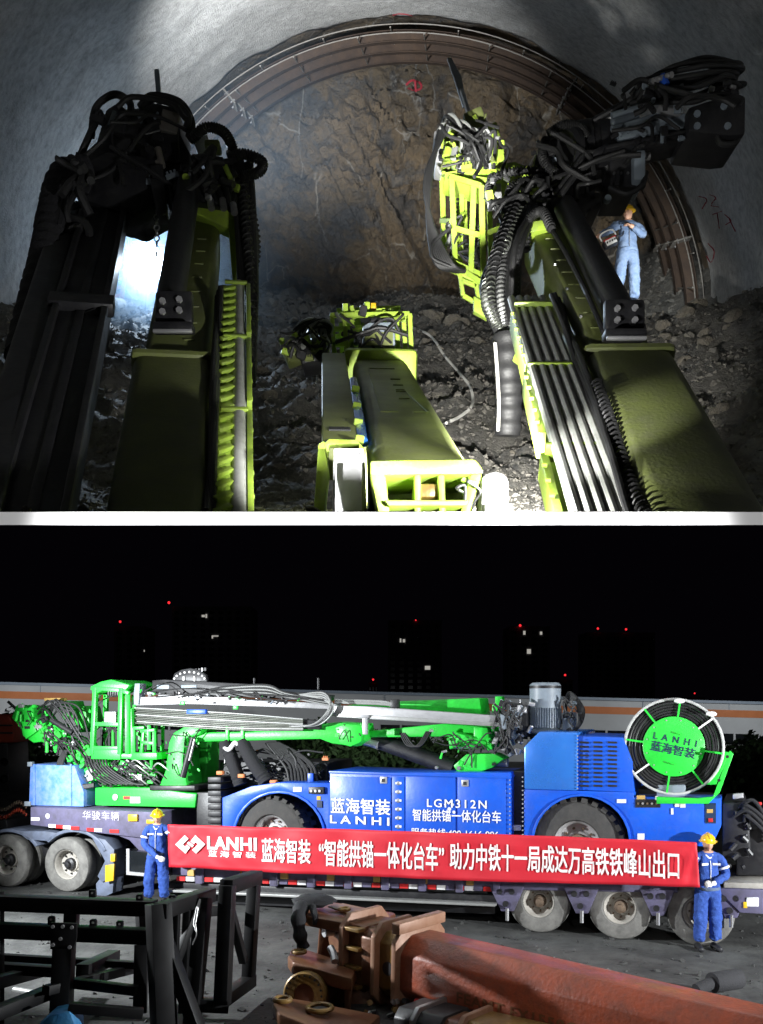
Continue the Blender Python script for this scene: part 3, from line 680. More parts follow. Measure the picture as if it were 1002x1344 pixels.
build(MB().cyl(P(868, 100, Yh-.62), P(874, 112, Yh-.62), .045, seg=8), 'hose_fitting', M['blue'], fd)
for i in range(5): build(MB().cyl(P(852+i*6, 108-i*2, Yh-.6), P(858+i*6, 106-i*2, Yh-.66), .03, seg=8), 'hose_fitting', M['steel'], fd)
pipe('hose', [P(940, 174, Yh-.5), P(946, 188, Yh-.5), P(964, 188, Yh-.5), P(972, 176, Yh-.4)], .03, M['rubber'], eb, 8, 6, True)
# basket
bk = build(MB().bar(P(588, 229, 11.2), P(640, 238, 10.9), .06, .06), 'basket', M['lime'], rb, True, .01, True)
Yb = 11.0
for x0, y0, x1, y1, d in ((580, 228, 584, 350, .5), (593, 232, 598, 352, 0), (607, 240, 604, 356, .4), (622, 240, 618, 366, -.1), (632, 244, 636, 398, -.2), (642, 250, 646, 392, .3), (597, 290, 604, 350, .2)):
    barpx('basket_post', (x0, y0, Yb+d), (x1, y1, Yb+d), .06, M['lime'], bk)
for a, b in (((580, 228, Yb+.5), (642, 250, Yb+.3)), ((593, 232, Yb), (632, 244, Yb-.2)), ((584, 350, Yb+.5), (646, 380, Yb+.3)), ((594, 345, Yb), (634, 372, Yb-.2)), ((580, 290, Yb+.5), (594, 290, Yb)), ((630, 310, Yb-.2), (664, 296, Yb+.2)), ((580, 228, Yb+.5), (593, 232, Yb)), ((598, 300, Yb), (634, 310, Yb-.2))):
    barpx('basket_rail', a, b, .055, M['lime'], bk)
pp = polypx('perforated_plate', [(590, 232), (612, 236), (614, 300), (592, 300)], Yb+.45, Yb+.47, M['lime'], bk, 0)
for i in range(11):
    for j in range(3):
        c = P(594+j*7, 240+i*5.4, Yb+.445); build(MB().lathe(c, (0, -1, 0), [(0, .001), (.019, .001)], 8), 'punched_hole', M['black'], pp, False)
polypx('toe_plate', [(592, 338), (632, 356), (636, 376), (594, 356)], Yb-.12, Yb-.06, M['lime'], bk, .01)
for k in range(6): barpx('chequer_slat', (598+k*3, 316+k*5, Yb+.5), (632, 326+k*5, Yb+.1), .05, M['grey'], bk, .02)
for a, b in (((602, 350, Yb-.1), (608, 388, Yb-.1)), ((608, 388, Yb-.1), (632, 402, Yb-.1)), ((606, 368, Yb-.1), (626, 376, Yb-.1)), ((622, 360, Yb-.1), (630, 400, Yb-.1))):
    barpx('step_bar', a, b, .045, M['lime'], bk)
polypx('step_plate', [(622, 388), (640, 398), (640, 418), (622, 408)], Yb-.2, Yb-.1, M['lime'], bk, .01)
polypx('panel', [(634, 244), (658, 240), (660, 270), (640, 276)], Yb-.1, Yb-.05, M['alu'], bk, .01)
# clamp head above the basket
ch = polypx('clamp_head', [(572, 172), (590, 156), (612, 160), (622, 182), (606, 200), (576, 200)], Yb+.1, Yb+.7, M['lime'], rb, .04)
polypx('clamp_plate', [(608, 148), (632, 138), (640, 160), (618, 176)], Yb, Yb+.5, M['olive'], ch, .02)
polypx('clamp_jaw', [(636, 166), (652, 158), (658, 178), (640, 188)], Yb+.0, Yb+.4, M['lime'], ch, .02)
polypx('clamp_box', [(642, 196), (662, 195), (663, 218), (644, 222)], Yb-.1, Yb+.2, M['lime'], ch, .015)
polypx('clamp_bar', [(592, 205), (640, 180), (648, 192), (600, 222)], Yb-.05, Yb+.15, M['lime'], ch, .015)
polypx('clamp_side', [(570, 172), (578, 168), (582, 214), (572, 212)], Yb+.1, Yb+.5, M['alu'], ch, .015)
polypx('deck', [(584, 226), (676, 212), (700, 222), (690, 232), (640, 240)], Yb, Yb+.5, M['lime'], ch, .01)
for i in range(7):
    build(MB().cyl(P(586+i*10, 206+i*1.5, Yb-.12), P(588+i*10, 196-i, Yb-.1), .045, seg=10), 'fitting', M['alu'] if i % 2 else M['lime'], ch)
rnd = random.Random(8)
for i in range(12):
    x = 576+i*4; pts = [P(x, 176+rnd.uniform(-8, 8), Yb), P(x+10+rnd.uniform(-6, 6), 150+i*3, Yb-.2), P(x+30, 176+rnd.uniform(-5, 10), Yb-.25), P(x+24+rnd.uniform(-8, 8), 222, Yb-.1)]
    pipe('hose', pts, .02, M['rubber' if i % 3 else 'grey_pipe'], ch, 7, 6, True)
blade = polypx('drill_steel', [(587, 76), (592, 74), (606, 100), (613, 138), (608, 140), (598, 108)], 13.0, 13.05, M['steel'], rb, .005)
barpx('drill_tip', (606, 118, 13.0), (616, 150, 12.6), .05, M['steel'], blade)
# hoses
for i in range(8):
    k = i*3; pts = [P(578+k*.4, 168, Yb), P(566-k*.3, 230, Yb-.2), P(562+k*.2, 290, Yb-.3), P(572+k, 345, Yb-.3), P(600+k*.5, 356, Yb-.2)]
    pipe('hose', pts, .026, M['rubber'], rb, 7, 7, True)
pipe('hose', [P(590, 300, Yb-.3), P(570, 318, Yb-.35), P(568, 338, Yb-.35), P(592, 350, Yb-.3)], .02, M['rubber'], rb, 7, 7, True)
for i in range(18):
    rr = rnd.uniform(-1, 1); pts = [P(690+rr*16+rnd.uniform(-6, 6), 284+rnd.uniform(-14, 10), 9.9), P(668+rr*22, 330+rnd.uniform(-10, 10), 9.4+rnd.uniform(-.2, .2)), P(660+rr*28, 388+rnd.uniform(-10, 10), 9.2+rnd.uniform(-.2, .2)), P(664+rr*14, 430, 9.1), P(667+rr*6, 462, 9.1)]
    pipe('hose', pts, .034, M['rubber' if i % 5 else 'grey_pipe'], rb, 8, 7, True)
    if i % 2 == 0: spiral(rb, pts, .04, .008, 40, M['rubber' if i % 4 else 'old_pipe'])
sk = ribbed(rb, [P(666, 440, 9.05), P(667, 490, 9.05), P(668, 530, 9.1), P(666, 572, 9.15)], .125, M['rubber'], 'hose_sleeve', .13)
pipe('lacing', [P(650, 450, 8.95), P(653, 490, 8.95), P(655, 530, 8.95), P(654, 566, 9.0)], .016, M['cable'], sk, 6, 6, True)
for a in (((646, 232, 10.6), (642, 256, 10.3), (664, 270, 10.2), (700, 246, 10.2), (722, 238, 10.3)), ((640, 262, 10.5), (650, 232, 10.4), (690, 224, 10.3), (724, 226, 10.3)), ((664, 280, 10.2), (672, 246, 10.2), (700, 236, 10.2), (726, 234, 10.2)), ((716, 184, 10.3), (712, 205, 10.1), (722, 222, 10.1), (736, 230, 10.2)), ((720, 176, 10.3), (740, 164, 10.2), (760, 166, 10.2), (772, 180, 10.2)), ((690, 330, 9.6), (694, 290, 9.6), (712, 278, 9.5), (724, 300, 9.3))):
    pts = [P(*q) for q in a]; pipe('hose', pts, .034, M['rubber'], rb, 8, 7, True); spiral(rb, pts, .04, .010, 26, M['rubber'])
polypx('lime_bracket', [(680, 452), (690, 440), (714, 456), (716, 478)], 8.0, 8.4, M['lime'], rb, .015)
polypx('hook_plate', [(664, 300), (682, 294), (680, 340), (670, 336)], 9.75, 9.85, M['lime'], rb, .01)

# ---- left boom
lb = thing('drilling_boom', P(215, 668, 6.0), 'dark olive drilling boom at left with lime hose tray and black head against the glare', 'drilling boom', 'drilling booms of the tunnel rig')
p0, p1, p2 = P(201, 690, 6.0), P(228, 463, 7.8), P(256, 285, 10.5)
o, f, L = beam('outer_boom', p0, p1, .62, .56, M['olive'], lb, .09, .5)
oi, fi, Li = beam('inner_boom', p1+f.to_3x3() @ V((0, -.3, -.06)), p2, .52, .46, M['olive'], lb, .08)
build(MB().box(f @ Matrix.Translation((0, L, .003)), .56, .03, .014), 'weld_line', M['lime'], o, True, 0, True)
build(MB().box(f @ Matrix.Translation((0, L-.02, -.27)), .66, .10, .60), 'collar', M['olive'], o, True, .07, True)
for i in range(9): build(MB().box(fi @ Matrix.Translation((.10, .35+i*.36, .0)), .09, .022, .02), 'weld_nub', M['olive'], oi, True, .005, True)
tr = build(MB().box(f @ Matrix.Translation((.41, 2.1, -.06)), .11, 4.0, .02), 'hose_tray', M['lime'], lb, True, .004, True)
for i in range(26):  # diagonal slats shaped to stand for the shadows of hoses
    build(MB().box(f @ Matrix.Translation((.415, .1+i*.155, -.03)) @ Matrix.Rotation(R(38), 4, 'Z'), .13, .05, .03), 'hose_shade_slat', M['lime'], tr, True, .004, True)
pipe('pipe', [f @ V((.515, -.6, -.06)), f @ V((.515, 1.5, -.06)), f @ V((.505, 4.2, -.08))], .052, M['tray_pipe'], tr, 14, 3, True)
for y0, y1 in ((.05, 1.6), (1.75, 2.9), (3.0, 4.1)):
    build(MB().box(f @ Matrix.Translation((.59, (y0+y1)/2, -.10)), .04, y1-y0, .16), 'tray_side', M['lime'], tr, True, .005, True)
    build(MB().box(f @ Matrix.Translation((.48, y1, -.02)), .20, .04, .03), 'tray_clamp', M['lime'], tr, True, .005, True)
    bolts(f, [(.585, y0+.15+.3*k, -.08) for k in range(int((y1-y0)/.3))], .018, .03, M['lime'], tr, V((1, 0, 0)))
build(MB().cyl(f @ V((.50, -.05, -.10)), f @ V((.50, -.6, -.10)), .075), 'pipe_coupling', M['steel'], tr, True, 0, True)
for i in range(3):
    pts = [f @ V((.318+.014*i, -.5+k*.72, -.02+.05*math.cos(k*1.7+i))) for k in range(7)]; pipe('hose', pts, .026, M['rubber'], tr, 8, 6, True)
cy = build(MB().cyl(P(223, 400, 8.2), P(250, 232, 10.3), .12, .12, 24), 'tilt_cylinder', M['black'], lb, True, 0, True)
br = boxpx('bracket_plate', 203, 380, 253, 424, 7.8, 7.88, M['black'], lb, .03)
for x, y in ((214, 396), (236, 394), (214, 410), (236, 408)):
    c = P(x, y, 7.8); build(MB().cyl(c, c-V((0, .03, 0)), .026, seg=6), 'bolt', M['alu'], br)
boxpx('bracket_foot', 200, 421, 253, 433, 7.68, 7.80, M['black'], br, .015)
boxpx('foot_edge', 200, 431, 252, 436, 7.66, 7.70, M['alu'], br, .01)
Yl = 10.6
hb = polypx('head_box', [(180, 140), (194, 131), (234, 140), (238, 176), (250, 200), (250, 240), (212, 244), (184, 214)], Yl-.3, Yl+.4, M['black'], lb, .04)
polypx('head_panel', [(208, 144), (232, 146), (234, 180), (236, 212), (212, 212)], Yl-.36, Yl-.3, M['black'], hb, .015)
build(MB().lathe(P(198, 190, Yl), (1, -.15, 0), [(0, -.32), (.30, -.32), (.34, -.28), (.34, .05), (.3, .07), (0, .07)], 26), 'slew_drum', M['black'], lb)
lk = polypx('feed_cradle', [(138, 142), (154, 132), (170, 144), (178, 230), (160, 282), (100, 262), (100, 214), (122, 196)], Yl-.2, Yl+.4, M['black'], lb, .05)
polypx('swing_block', [(104, 216), (140, 196), (206, 206), (216, 262), (176, 286), (108, 262)], Yl-.5, Yl+.1, M['black'], lb, .05)
polypx('hinge_plate', [(196, 234), (216, 230), (218, 282), (206, 284)], Yl-.6, Yl-.4, M['black'], lb, .02)
barpx('drill_steel', (206, 92, Yl+.2), (210, 142, Yl+.2), .05, M['grey'], lb)
ls = polypx('lit_motor', [(252, 172), (264, 162), (272, 172), (270, 188), (254, 190)], Yl+.2, Yl+.6, M['alu'], lb, .05)
boxpx('sensor_box', 268, 182, 288, 192, Yl-.1, Yl+.1, M['olive'], lb, .02)
polypx('tray_head', [(232, 262), (262, 258), (304, 210), (312, 216), (316, 330), (306, 380), (300, 300), (250, 278), (232, 272)], Yl-.35, Yl-.1, M['lime'], lb, .01)
polypx('knuckle', [(222, 236), (300, 206), (306, 232), (296, 268), (250, 262), (226, 266)], Yl-.5, Yl+.1, M['black'], lb, .05)
for a in (((120, 180, Yl-.4), (126, 142, Yl-.4), (150, 124, Yl-.4), (170, 134, Yl-.3), (172, 150, Yl-.3)), ((184, 140, Yl-.4), (200, 126, Yl-.5), (236, 134, Yl-.5), (252, 160, Yl-.4), (248, 180, Yl-.4)), ((190, 134, Yl-.4), (214, 128, Yl-.5), (246, 150, Yl-.5), (244, 172, Yl-.4)), ((250, 184, Yl-.5), (270, 168, Yl-.6), (292, 172, Yl-.6), (304, 190, Yl-.6), (308, 210, Yl-.5)), ((300, 208, Yl-.6), (320, 202, Yl-.6), (344, 212, Yl-.6), (340, 226, Yl-.6), (318, 232, Yl-.6)), ((102, 214, Yl-.4), (112, 190, Yl-.5), (126, 160, Yl-.4), (132, 148, Yl-.3)), ((312, 240, Yl-.5), (330, 280, Yl-.5), (336, 330, Yl-.5), (326, 370, Yl-.6), (316, 390, Yl-.7)), ((318, 230, Yl-.5), (324, 300, Yl-.6), (330, 380, Yl-.8), (328, 470, Yl-1.4))):
    pts = [P(*q) for q in a]; pipe('hose', pts, .038, M['rubber'], lb, 8, 7, True)
    if a[0][0] > 245: spiral(lb, pts, .045, .012, 30, M['rubber'])
rnd = random.Random(12)
for i in range(7):
    pts = [P(304+i*4, 214+rnd.uniform(-8, 8), Yl-.4), P(312+i*3.5, 290, Yl-.5), P(316+i*3.2, 370, Yl-.7), P(318+i*2.6, 440, Yl-1.0), P(320+i*2+rnd.uniform(-2, 2), 505, Yl-1.4)]
    pipe('hose', pts, .036, M['rubber'], lb, 8, 6, True)
for i in range(5):
    pts = [P(256+i*9, 236+rnd.uniform(-6, 6), Yl-.6), P(262+i*9, 256, Yl-.75), P(274+i*7, 262+i*3, Yl-.75), P(284+i*6, 250+i*2, Yl-.6)]; pipe('hose', pts, .034, M['rubber'], lb, 8, 6, True)
for x, y in ((272, 248), (276, 262), (292, 262), (306, 268)):
    build(MB().cyl(P(x, y, Yl-.8), P(x+2, y+12, Yl-.85), .035, seg=8), 'fitting', M['steel'], lb)
mb = MB()
for i in range(9): mb.torus(P(206, 278+i*7, Yl-.5), (0, 1, 0) if i % 2 else (1, 0, 0), .028, .008, 8, 5)
build(mb, 'chain', M['steel'], lb)
# drill feed lying along the left boom
fp0, fp1 = P(38, 690, 5.6), P(142, 262, 10.4)
o2, f2, L2 = beam('feed_beam', fp0, fp1, .40, .22, M['black'], lb, .02, .3)
for x in (-.19, .19): build(MB().box(f2 @ Matrix.Translation((x, L2/2, .03)), .05, L2+.6, .06), 'feed_rail', M['black'], o2, True, .008, True)
build(MB().box(f2 @ Matrix.Translation((.0, L2/2, .0)), .07, L2+.6, .03), 'feed_chain', M['black'], o2, True, .008, True)
build(MB().cyl(P(112, 278, 10.2), P(46, 448, 7.7), .06), 'feed_cylinder', M['black'], o2, True, 0, True)
for y in (3.4,): build(MB().box(f2 @ Matrix.Translation((.0, y, .02)), .52, .22, .12), 'feed_clamp', M['black'], o2, True, .02, True)
polypx('feed_guide', [(102, 412), (126, 402), (130, 412), (124, 440), (104, 442)], 8.0, 8.4, M['black'], o2, .02)
b2 = beam('feed_side', P(-36, 690, 5.4), P(92, 262, 10.3), .24, .3, M['black'], lb, .03, .3)[0]
ribbed(lb, [P(118, 222, 10.1), P(84, 232, 10.0), P(70, 280, 9.7), P(62, 330, 9.3), P(48, 390, 8.8), P(30, 470, 8.2)], .15, M['black_matt'], 'hose_sleeve', .16)
for i in range(5):
    pts = [P(110+i*3, 212+i*5, 10.05), P(86+i*3, 224+i*4, 9.9), P(70+i*4, 262, 9.7), P(66+i*3, 300, 9.4)]; pipe('hose', pts, .045, M['black_matt'], lb, 8, 6, True)

# ---- centre boom
cb = thing('drilling_boom', P(552, 668, 5.6), 'short olive drilling boom in the middle with a white lit bracket end', 'drilling boom', 'drilling booms of the tunnel rig')
p0, p1 = P(557, 610, 5.75), P(499, 470, 10.8)
o, f, L = beam('outer_boom', p0, p1, .60, .62, M['olive'], cb, .10)
for y in (2.6, 3.0, 3.4, 3.8): build(MB().box(f @ Matrix.Translation((.06, y, .0)), .09, .03, .02), 'weld_nub', M['olive'], o, True, .005, True)
for q in ([(-.16, 4.6), (-.16, 1.9), (-.03, 1.9)], [(.02, 3.1), (.10, 3.1), (.20, 1.9), (.08, 1.9)], [(-.16, 4.6), (.10, 4.6)]):
    mb = MB()
    for a, b in zip(q, q[1:]): mb.bar(f @ V((*a, .0)), f @ V((*b, .0)), .018, .012)
    build(mb, 'cover_edge', M['olive'], o, True, 0, True)
f3 = f @ Matrix.Translation((0, L, 0))
build(MB().box(f3 @ Matrix.Translation((0, -.1, -.2)), .80, .12, .62), 'end_collar', M['lime'], cb, True, .06, True)
sb, sf, sL = beam('cable_cover', P(448, 586, 6.35), P(438, 463, 10.6), .25, .22, M['olive'], cb, .015, .0)
build(MB().box(sf @ Matrix.Translation((.0, .55, .006)), .15, .10, .01), 'slot', M['black'], sb, True, 0, True)
wt = polypx('lit_tray', [(438, 588), (478, 588), (482, 700), (436, 700)], 5.7, 6.3, M['lampwhite'], cb, .01)
for k in range(2): boxpx('tray_seam', 440+k*34, 592, 442+k*34, 690, 5.66, 5.7, M['white'], wt, .004)
polypx('side_plate', [(418, 582), (426, 578), (432, 620), (424, 690), (410, 690), (414, 640)], 6.0, 6.12, M['lime'], cb, .01)
polypx('ear_plate', [(424, 584), (432, 576), (470, 577), (480, 590), (466, 640), (472, 582), (432, 584), (430, 606)], 6.2, 6.28, M['lime'], cb, .005)
for k in range(4): barpx('side_hose_clip', (462+k*1.5, 510+k*22, 8.2-k*.6), (472+k*2, 512+k*22, 8.2-k*.6), .05, M['lime'], cb)
pipe('hose', [P(464, 500, 9.0), P(470, 540, 7.6), P(476, 580, 6.6)], .04, M['blue_light'], cb, 8, 5, True)
bf = polypx('end_bracket', [(486, 604), (624, 602), (634, 614), (634, 622), (486, 624)], 5.3, 5.8, M['lime'], cb, .03)
for a in ([(486, 622), (506, 622), (514, 690), (500, 690)], [(544, 622), (553, 622), (553, 690), (544, 690)], [(575, 622), (584, 622), (586, 690), (577, 690)], [(618, 622), (634, 620), (612, 690), (600, 690)]):
    polypx('bracket_post', a, 5.3, 5.75, M['lime'], bf, .015)
polypx('bracket_shelf', [(504, 656), (616, 656), (610, 664), (510, 664)], 5.25, 5.7, M['lime'], bf, .01)
boxpx('bracket_back', 500, 622, 620, 690, 5.8, 5.86, M['olive'], bf, .0)
polypx('pin_block', [(546, 640), (552, 634), (574, 634), (578, 640), (578, 653), (546, 653)], 5.35, 5.6, M['yellowed'], bf, .02)
boxpx('cross_pin', 520, 626, 540, 634, 5.5, 5.6, M['lime'], bf, .01)
lh = polypx('work_lamp', [(632, 624), (652, 616), (668, 624), (668, 690), (630, 690)], 5.3, 5.6, M['lampwhite'], cb, .03)
for k in range(5): build(MB().cyl(P(640+k*7, 662, 5.28), P(640+k*7, 690, 5.28), .018, seg=8), 'lamp_fin', M['white'], lh, True, 0, True)
# basket and head at the far end
Yc = 11.3
bk = boxpx('basket', 436, 476, 540, 482, Yc-.3, Yc+.6, M['lime'], cb, .01)
for x0, y0, x1, y1, d in ((436, 414, 440, 478, 0), (447, 416, 450, 478, .3), (462, 420, 462, 470, .0), (520, 404, 524, 478, 0), (538, 412, 542, 500, -.3), (530, 416, 534, 490, -.2), (470, 412, 470, 440, .4), (452, 420, 456, 460, -.2), (505, 408, 505, 424, .3)):
    barpx('basket_post', (x0, y0, Yc+d), (x1, y1, Yc+d), .05, M['lime'], bk)
for a, b in (((434, 414, Yc), (538, 412, Yc-.3)), ((442, 408, Yc+.4), (526, 404, Yc+.4)), ((436, 432, Yc), (476, 430, Yc)), ((436, 452, Yc), (472, 452, Yc)), ((518, 420, Yc), (540, 416, Yc-.2)), ((448, 425, Yc+.2), (474, 424, Yc+.2))):
    barpx('basket_rail', a, b, .05, M['lime'], bk)
cs = polypx('console', [(476, 428), (484, 423), (514, 422), (519, 430), (519, 455), (476, 456)], Yc-.4, Yc, M['grey'], cb, .02)
boxpx('console_panel', 479, 436, 516, 453, Yc-.42, Yc-.4, M['olive'], cs, .0)
boxpx('lamp_bracket', 478, 396, 486, 410, Yc, Yc+.1, M['lime'], cb, .005); boxpx('lamp_bracket', 450, 398, 457, 410, Yc, Yc+.1, M['lime'], cb, .005)
boxpx('marker_lamp', 487, 397, 494, 405, Yc, Yc+.08, M['amber'], cb, .01)
chh = polypx('clamp_head', [(366, 448), (392, 440), (400, 462), (376, 470)], Yc, Yc+.4, M['olive'], cb, .02)
polypx('clamp_block', [(390, 446), (424, 444), (430, 470), (396, 478)], Yc-.1, Yc+.4, M['black'], chh, .03)
rnd = random.Random(21)
for i in range(14):
    pts = [P(386+i*3, 450+rnd.uniform(-6, 6), Yc-.1), P(388+i*3+rnd.uniform(-8, 8), 428+rnd.uniform(-8, 8), Yc-.2), P(410+i*2, 422+rnd.uniform(-6, 8), Yc-.2), P(428+rnd.uniform(-4, 8), 440+rnd.uniform(-6, 14), Yc-.1)]
    pipe('hose', pts, .018, M['grey_pipe' if i % 2 else 'rubber'], chh, 6, 6)
for i in range(8): build(MB().cyl(P(370+i*8, 446-(i % 3)*5, Yc-.15), P(374+i*8, 456-(i % 3)*5, Yc-.2), .035, seg=8), 'fitting', M['alu' if i % 2 else 'lime'], chh)

# small ironwork and loose hoses on the boom heads
def clutter(parent, x0, y0, x1, y1, Y0, Y1, n, seed, ms=('black', 'grey', 'steel'), hoses=6, hr=.022, size=(.04, .14), slope=0.):
    rnd = random.Random(seed)
    for i in range(n):
        t = rnd.random(); x = x0+(x1-x0)*t; y = y0+(y1-y0)*rnd.random()+slope*t; Y = rnd.uniform(Y0, Y1); s = rnd.uniform(*size); m = M[ms[int(rnd.random()**1.7*len(ms))]]
        c = P(x, y, Y); mt = Matrix.Translation(c) @ Matrix.Rotation(rnd.uniform(-.5, .5), 4, 'Y') @ Matrix.Rotation(rnd.uniform(-.3, .3), 4, 'Z')
        k = i % 4
        if k == 0: build(MB().box(mt, s*rnd.uniform(.6, 1.4), s*.6, s*rnd.uniform(.5, 1.6)), 'bracket', m, parent, True, s*.08, True, 1)
        elif k == 1: build(MB().cyl(mt @ V((0, 0, -s*.8)), mt @ V((0, 0, s*.8)), s*.28, seg=10), 'fitting', m, parent, True, 0, True)
        elif k == 2: build(MB().lathe(mt @ V((0, 0, 0)), mt.to_3x3() @ V((0, -1, 0)), [(0, s*.3), (s*.35, s*.3), (s*.4, s*.2), (s*.4, -s*.4)], 12), 'cap', m, parent, True, 0, True)
        else:
            mb = MB().box(mt, s*1.2, s*.5, s*.5)
            for q in (-.35, .0, .35): mb.cyl(mt @ V((q*s, 0, s*.2)), mt @ V((q*s, 0, s*.6)), s*.12, seg=6)
            build(mb, 'valve', m, parent, True, 0, True)
    for i in range(hoses):
        p = []
        x, y = rnd.uniform(x0, x1), rnd.uniform(y0, y1); x2, y2 = rnd.uniform(x0, x1), rnd.uniform(y0, y1)
        for t in (0, .33, .66, 1):
            b = math.sin(math.pi*t); p.append(P(x+(x2-x)*t+b*rnd.uniform(-14, 14), y+(y2-y)*t-b*rnd.uniform(0, 22)+slope*((x+(x2-x)*t-x0)/(x1-x0)), rnd.uniform(Y0-.15, Y0)))
        pipe('hose', p, hr*rnd.uniform(.7, 1.3), M['rubber'], parent, 7, 6, True)
clutter(lb, 104, 140, 246, 250, Yl-.55, Yl-.35, 34, 41, ('black', 'black', 'grey', 'rebar'), 7, .022)
clutter(lb, 236, 206, 312, 270, Yl-.75, Yl-.55, 18, 42, ('black', 'steel', 'lime'), 8, .03, (.04, .10))
clutter(lb, 70, 210, 120, 330, 9.6, 9.9, 8, 43, ('black', 'rubber'), 8, .035)
clutter(rb, 700, 170, 850, 270, Yh-.3, Yh-.12, 26, 44, ('black', 'black', 'grey', 'steel'), 7, .026, (.03, .10))
clutter(rb, 572, 150, 660, 232, Yb-.25, Yb, 40, 45, ('lime', 'alu', 'olive', 'black'), 12, .018, (.03, .10))
clutter(rb, 586, 296, 640, 356, Yb+.1, Yb+.4, 22, 46, ('alu', 'lime', 'black'), 8, .018, (.03, .09))
clutter(rb, 640, 234, 720, 300, 10.0, 10.25, 22, 47, ('black', 'lime', 'steel'), 9, .024, (.03, .10))
clutter(rb, 800, 110, 975, 150, Yh-.6, Yh-.5, 18, 48, ('black', 'grey', 'steel'), 5, .022, (.03, .09))
clutter(rb, 800, 170, 900, 190, Yh-.52, Yh-.45, 12, 49, ('black', 'grey'), 2, .018, (.03, .07))
clutter(cb, 440, 408, 536, 470, Yc-.35, Yc+.3, 30, 50, ('lime', 'olive', 'black', 'steel'), 9, .016, (.03, .09))
clutter(cb, 368, 436, 432, 472, Yc-.25, Yc, 20, 51, ('olive', 'steel', 'lime', 'black'), 8, .016, (.03, .09))
clutter(cb, 606, 622, 632, 668, 5.35, 5.5, 8, 52, ('lime', 'alu'), 2, .01, (.02, .05))
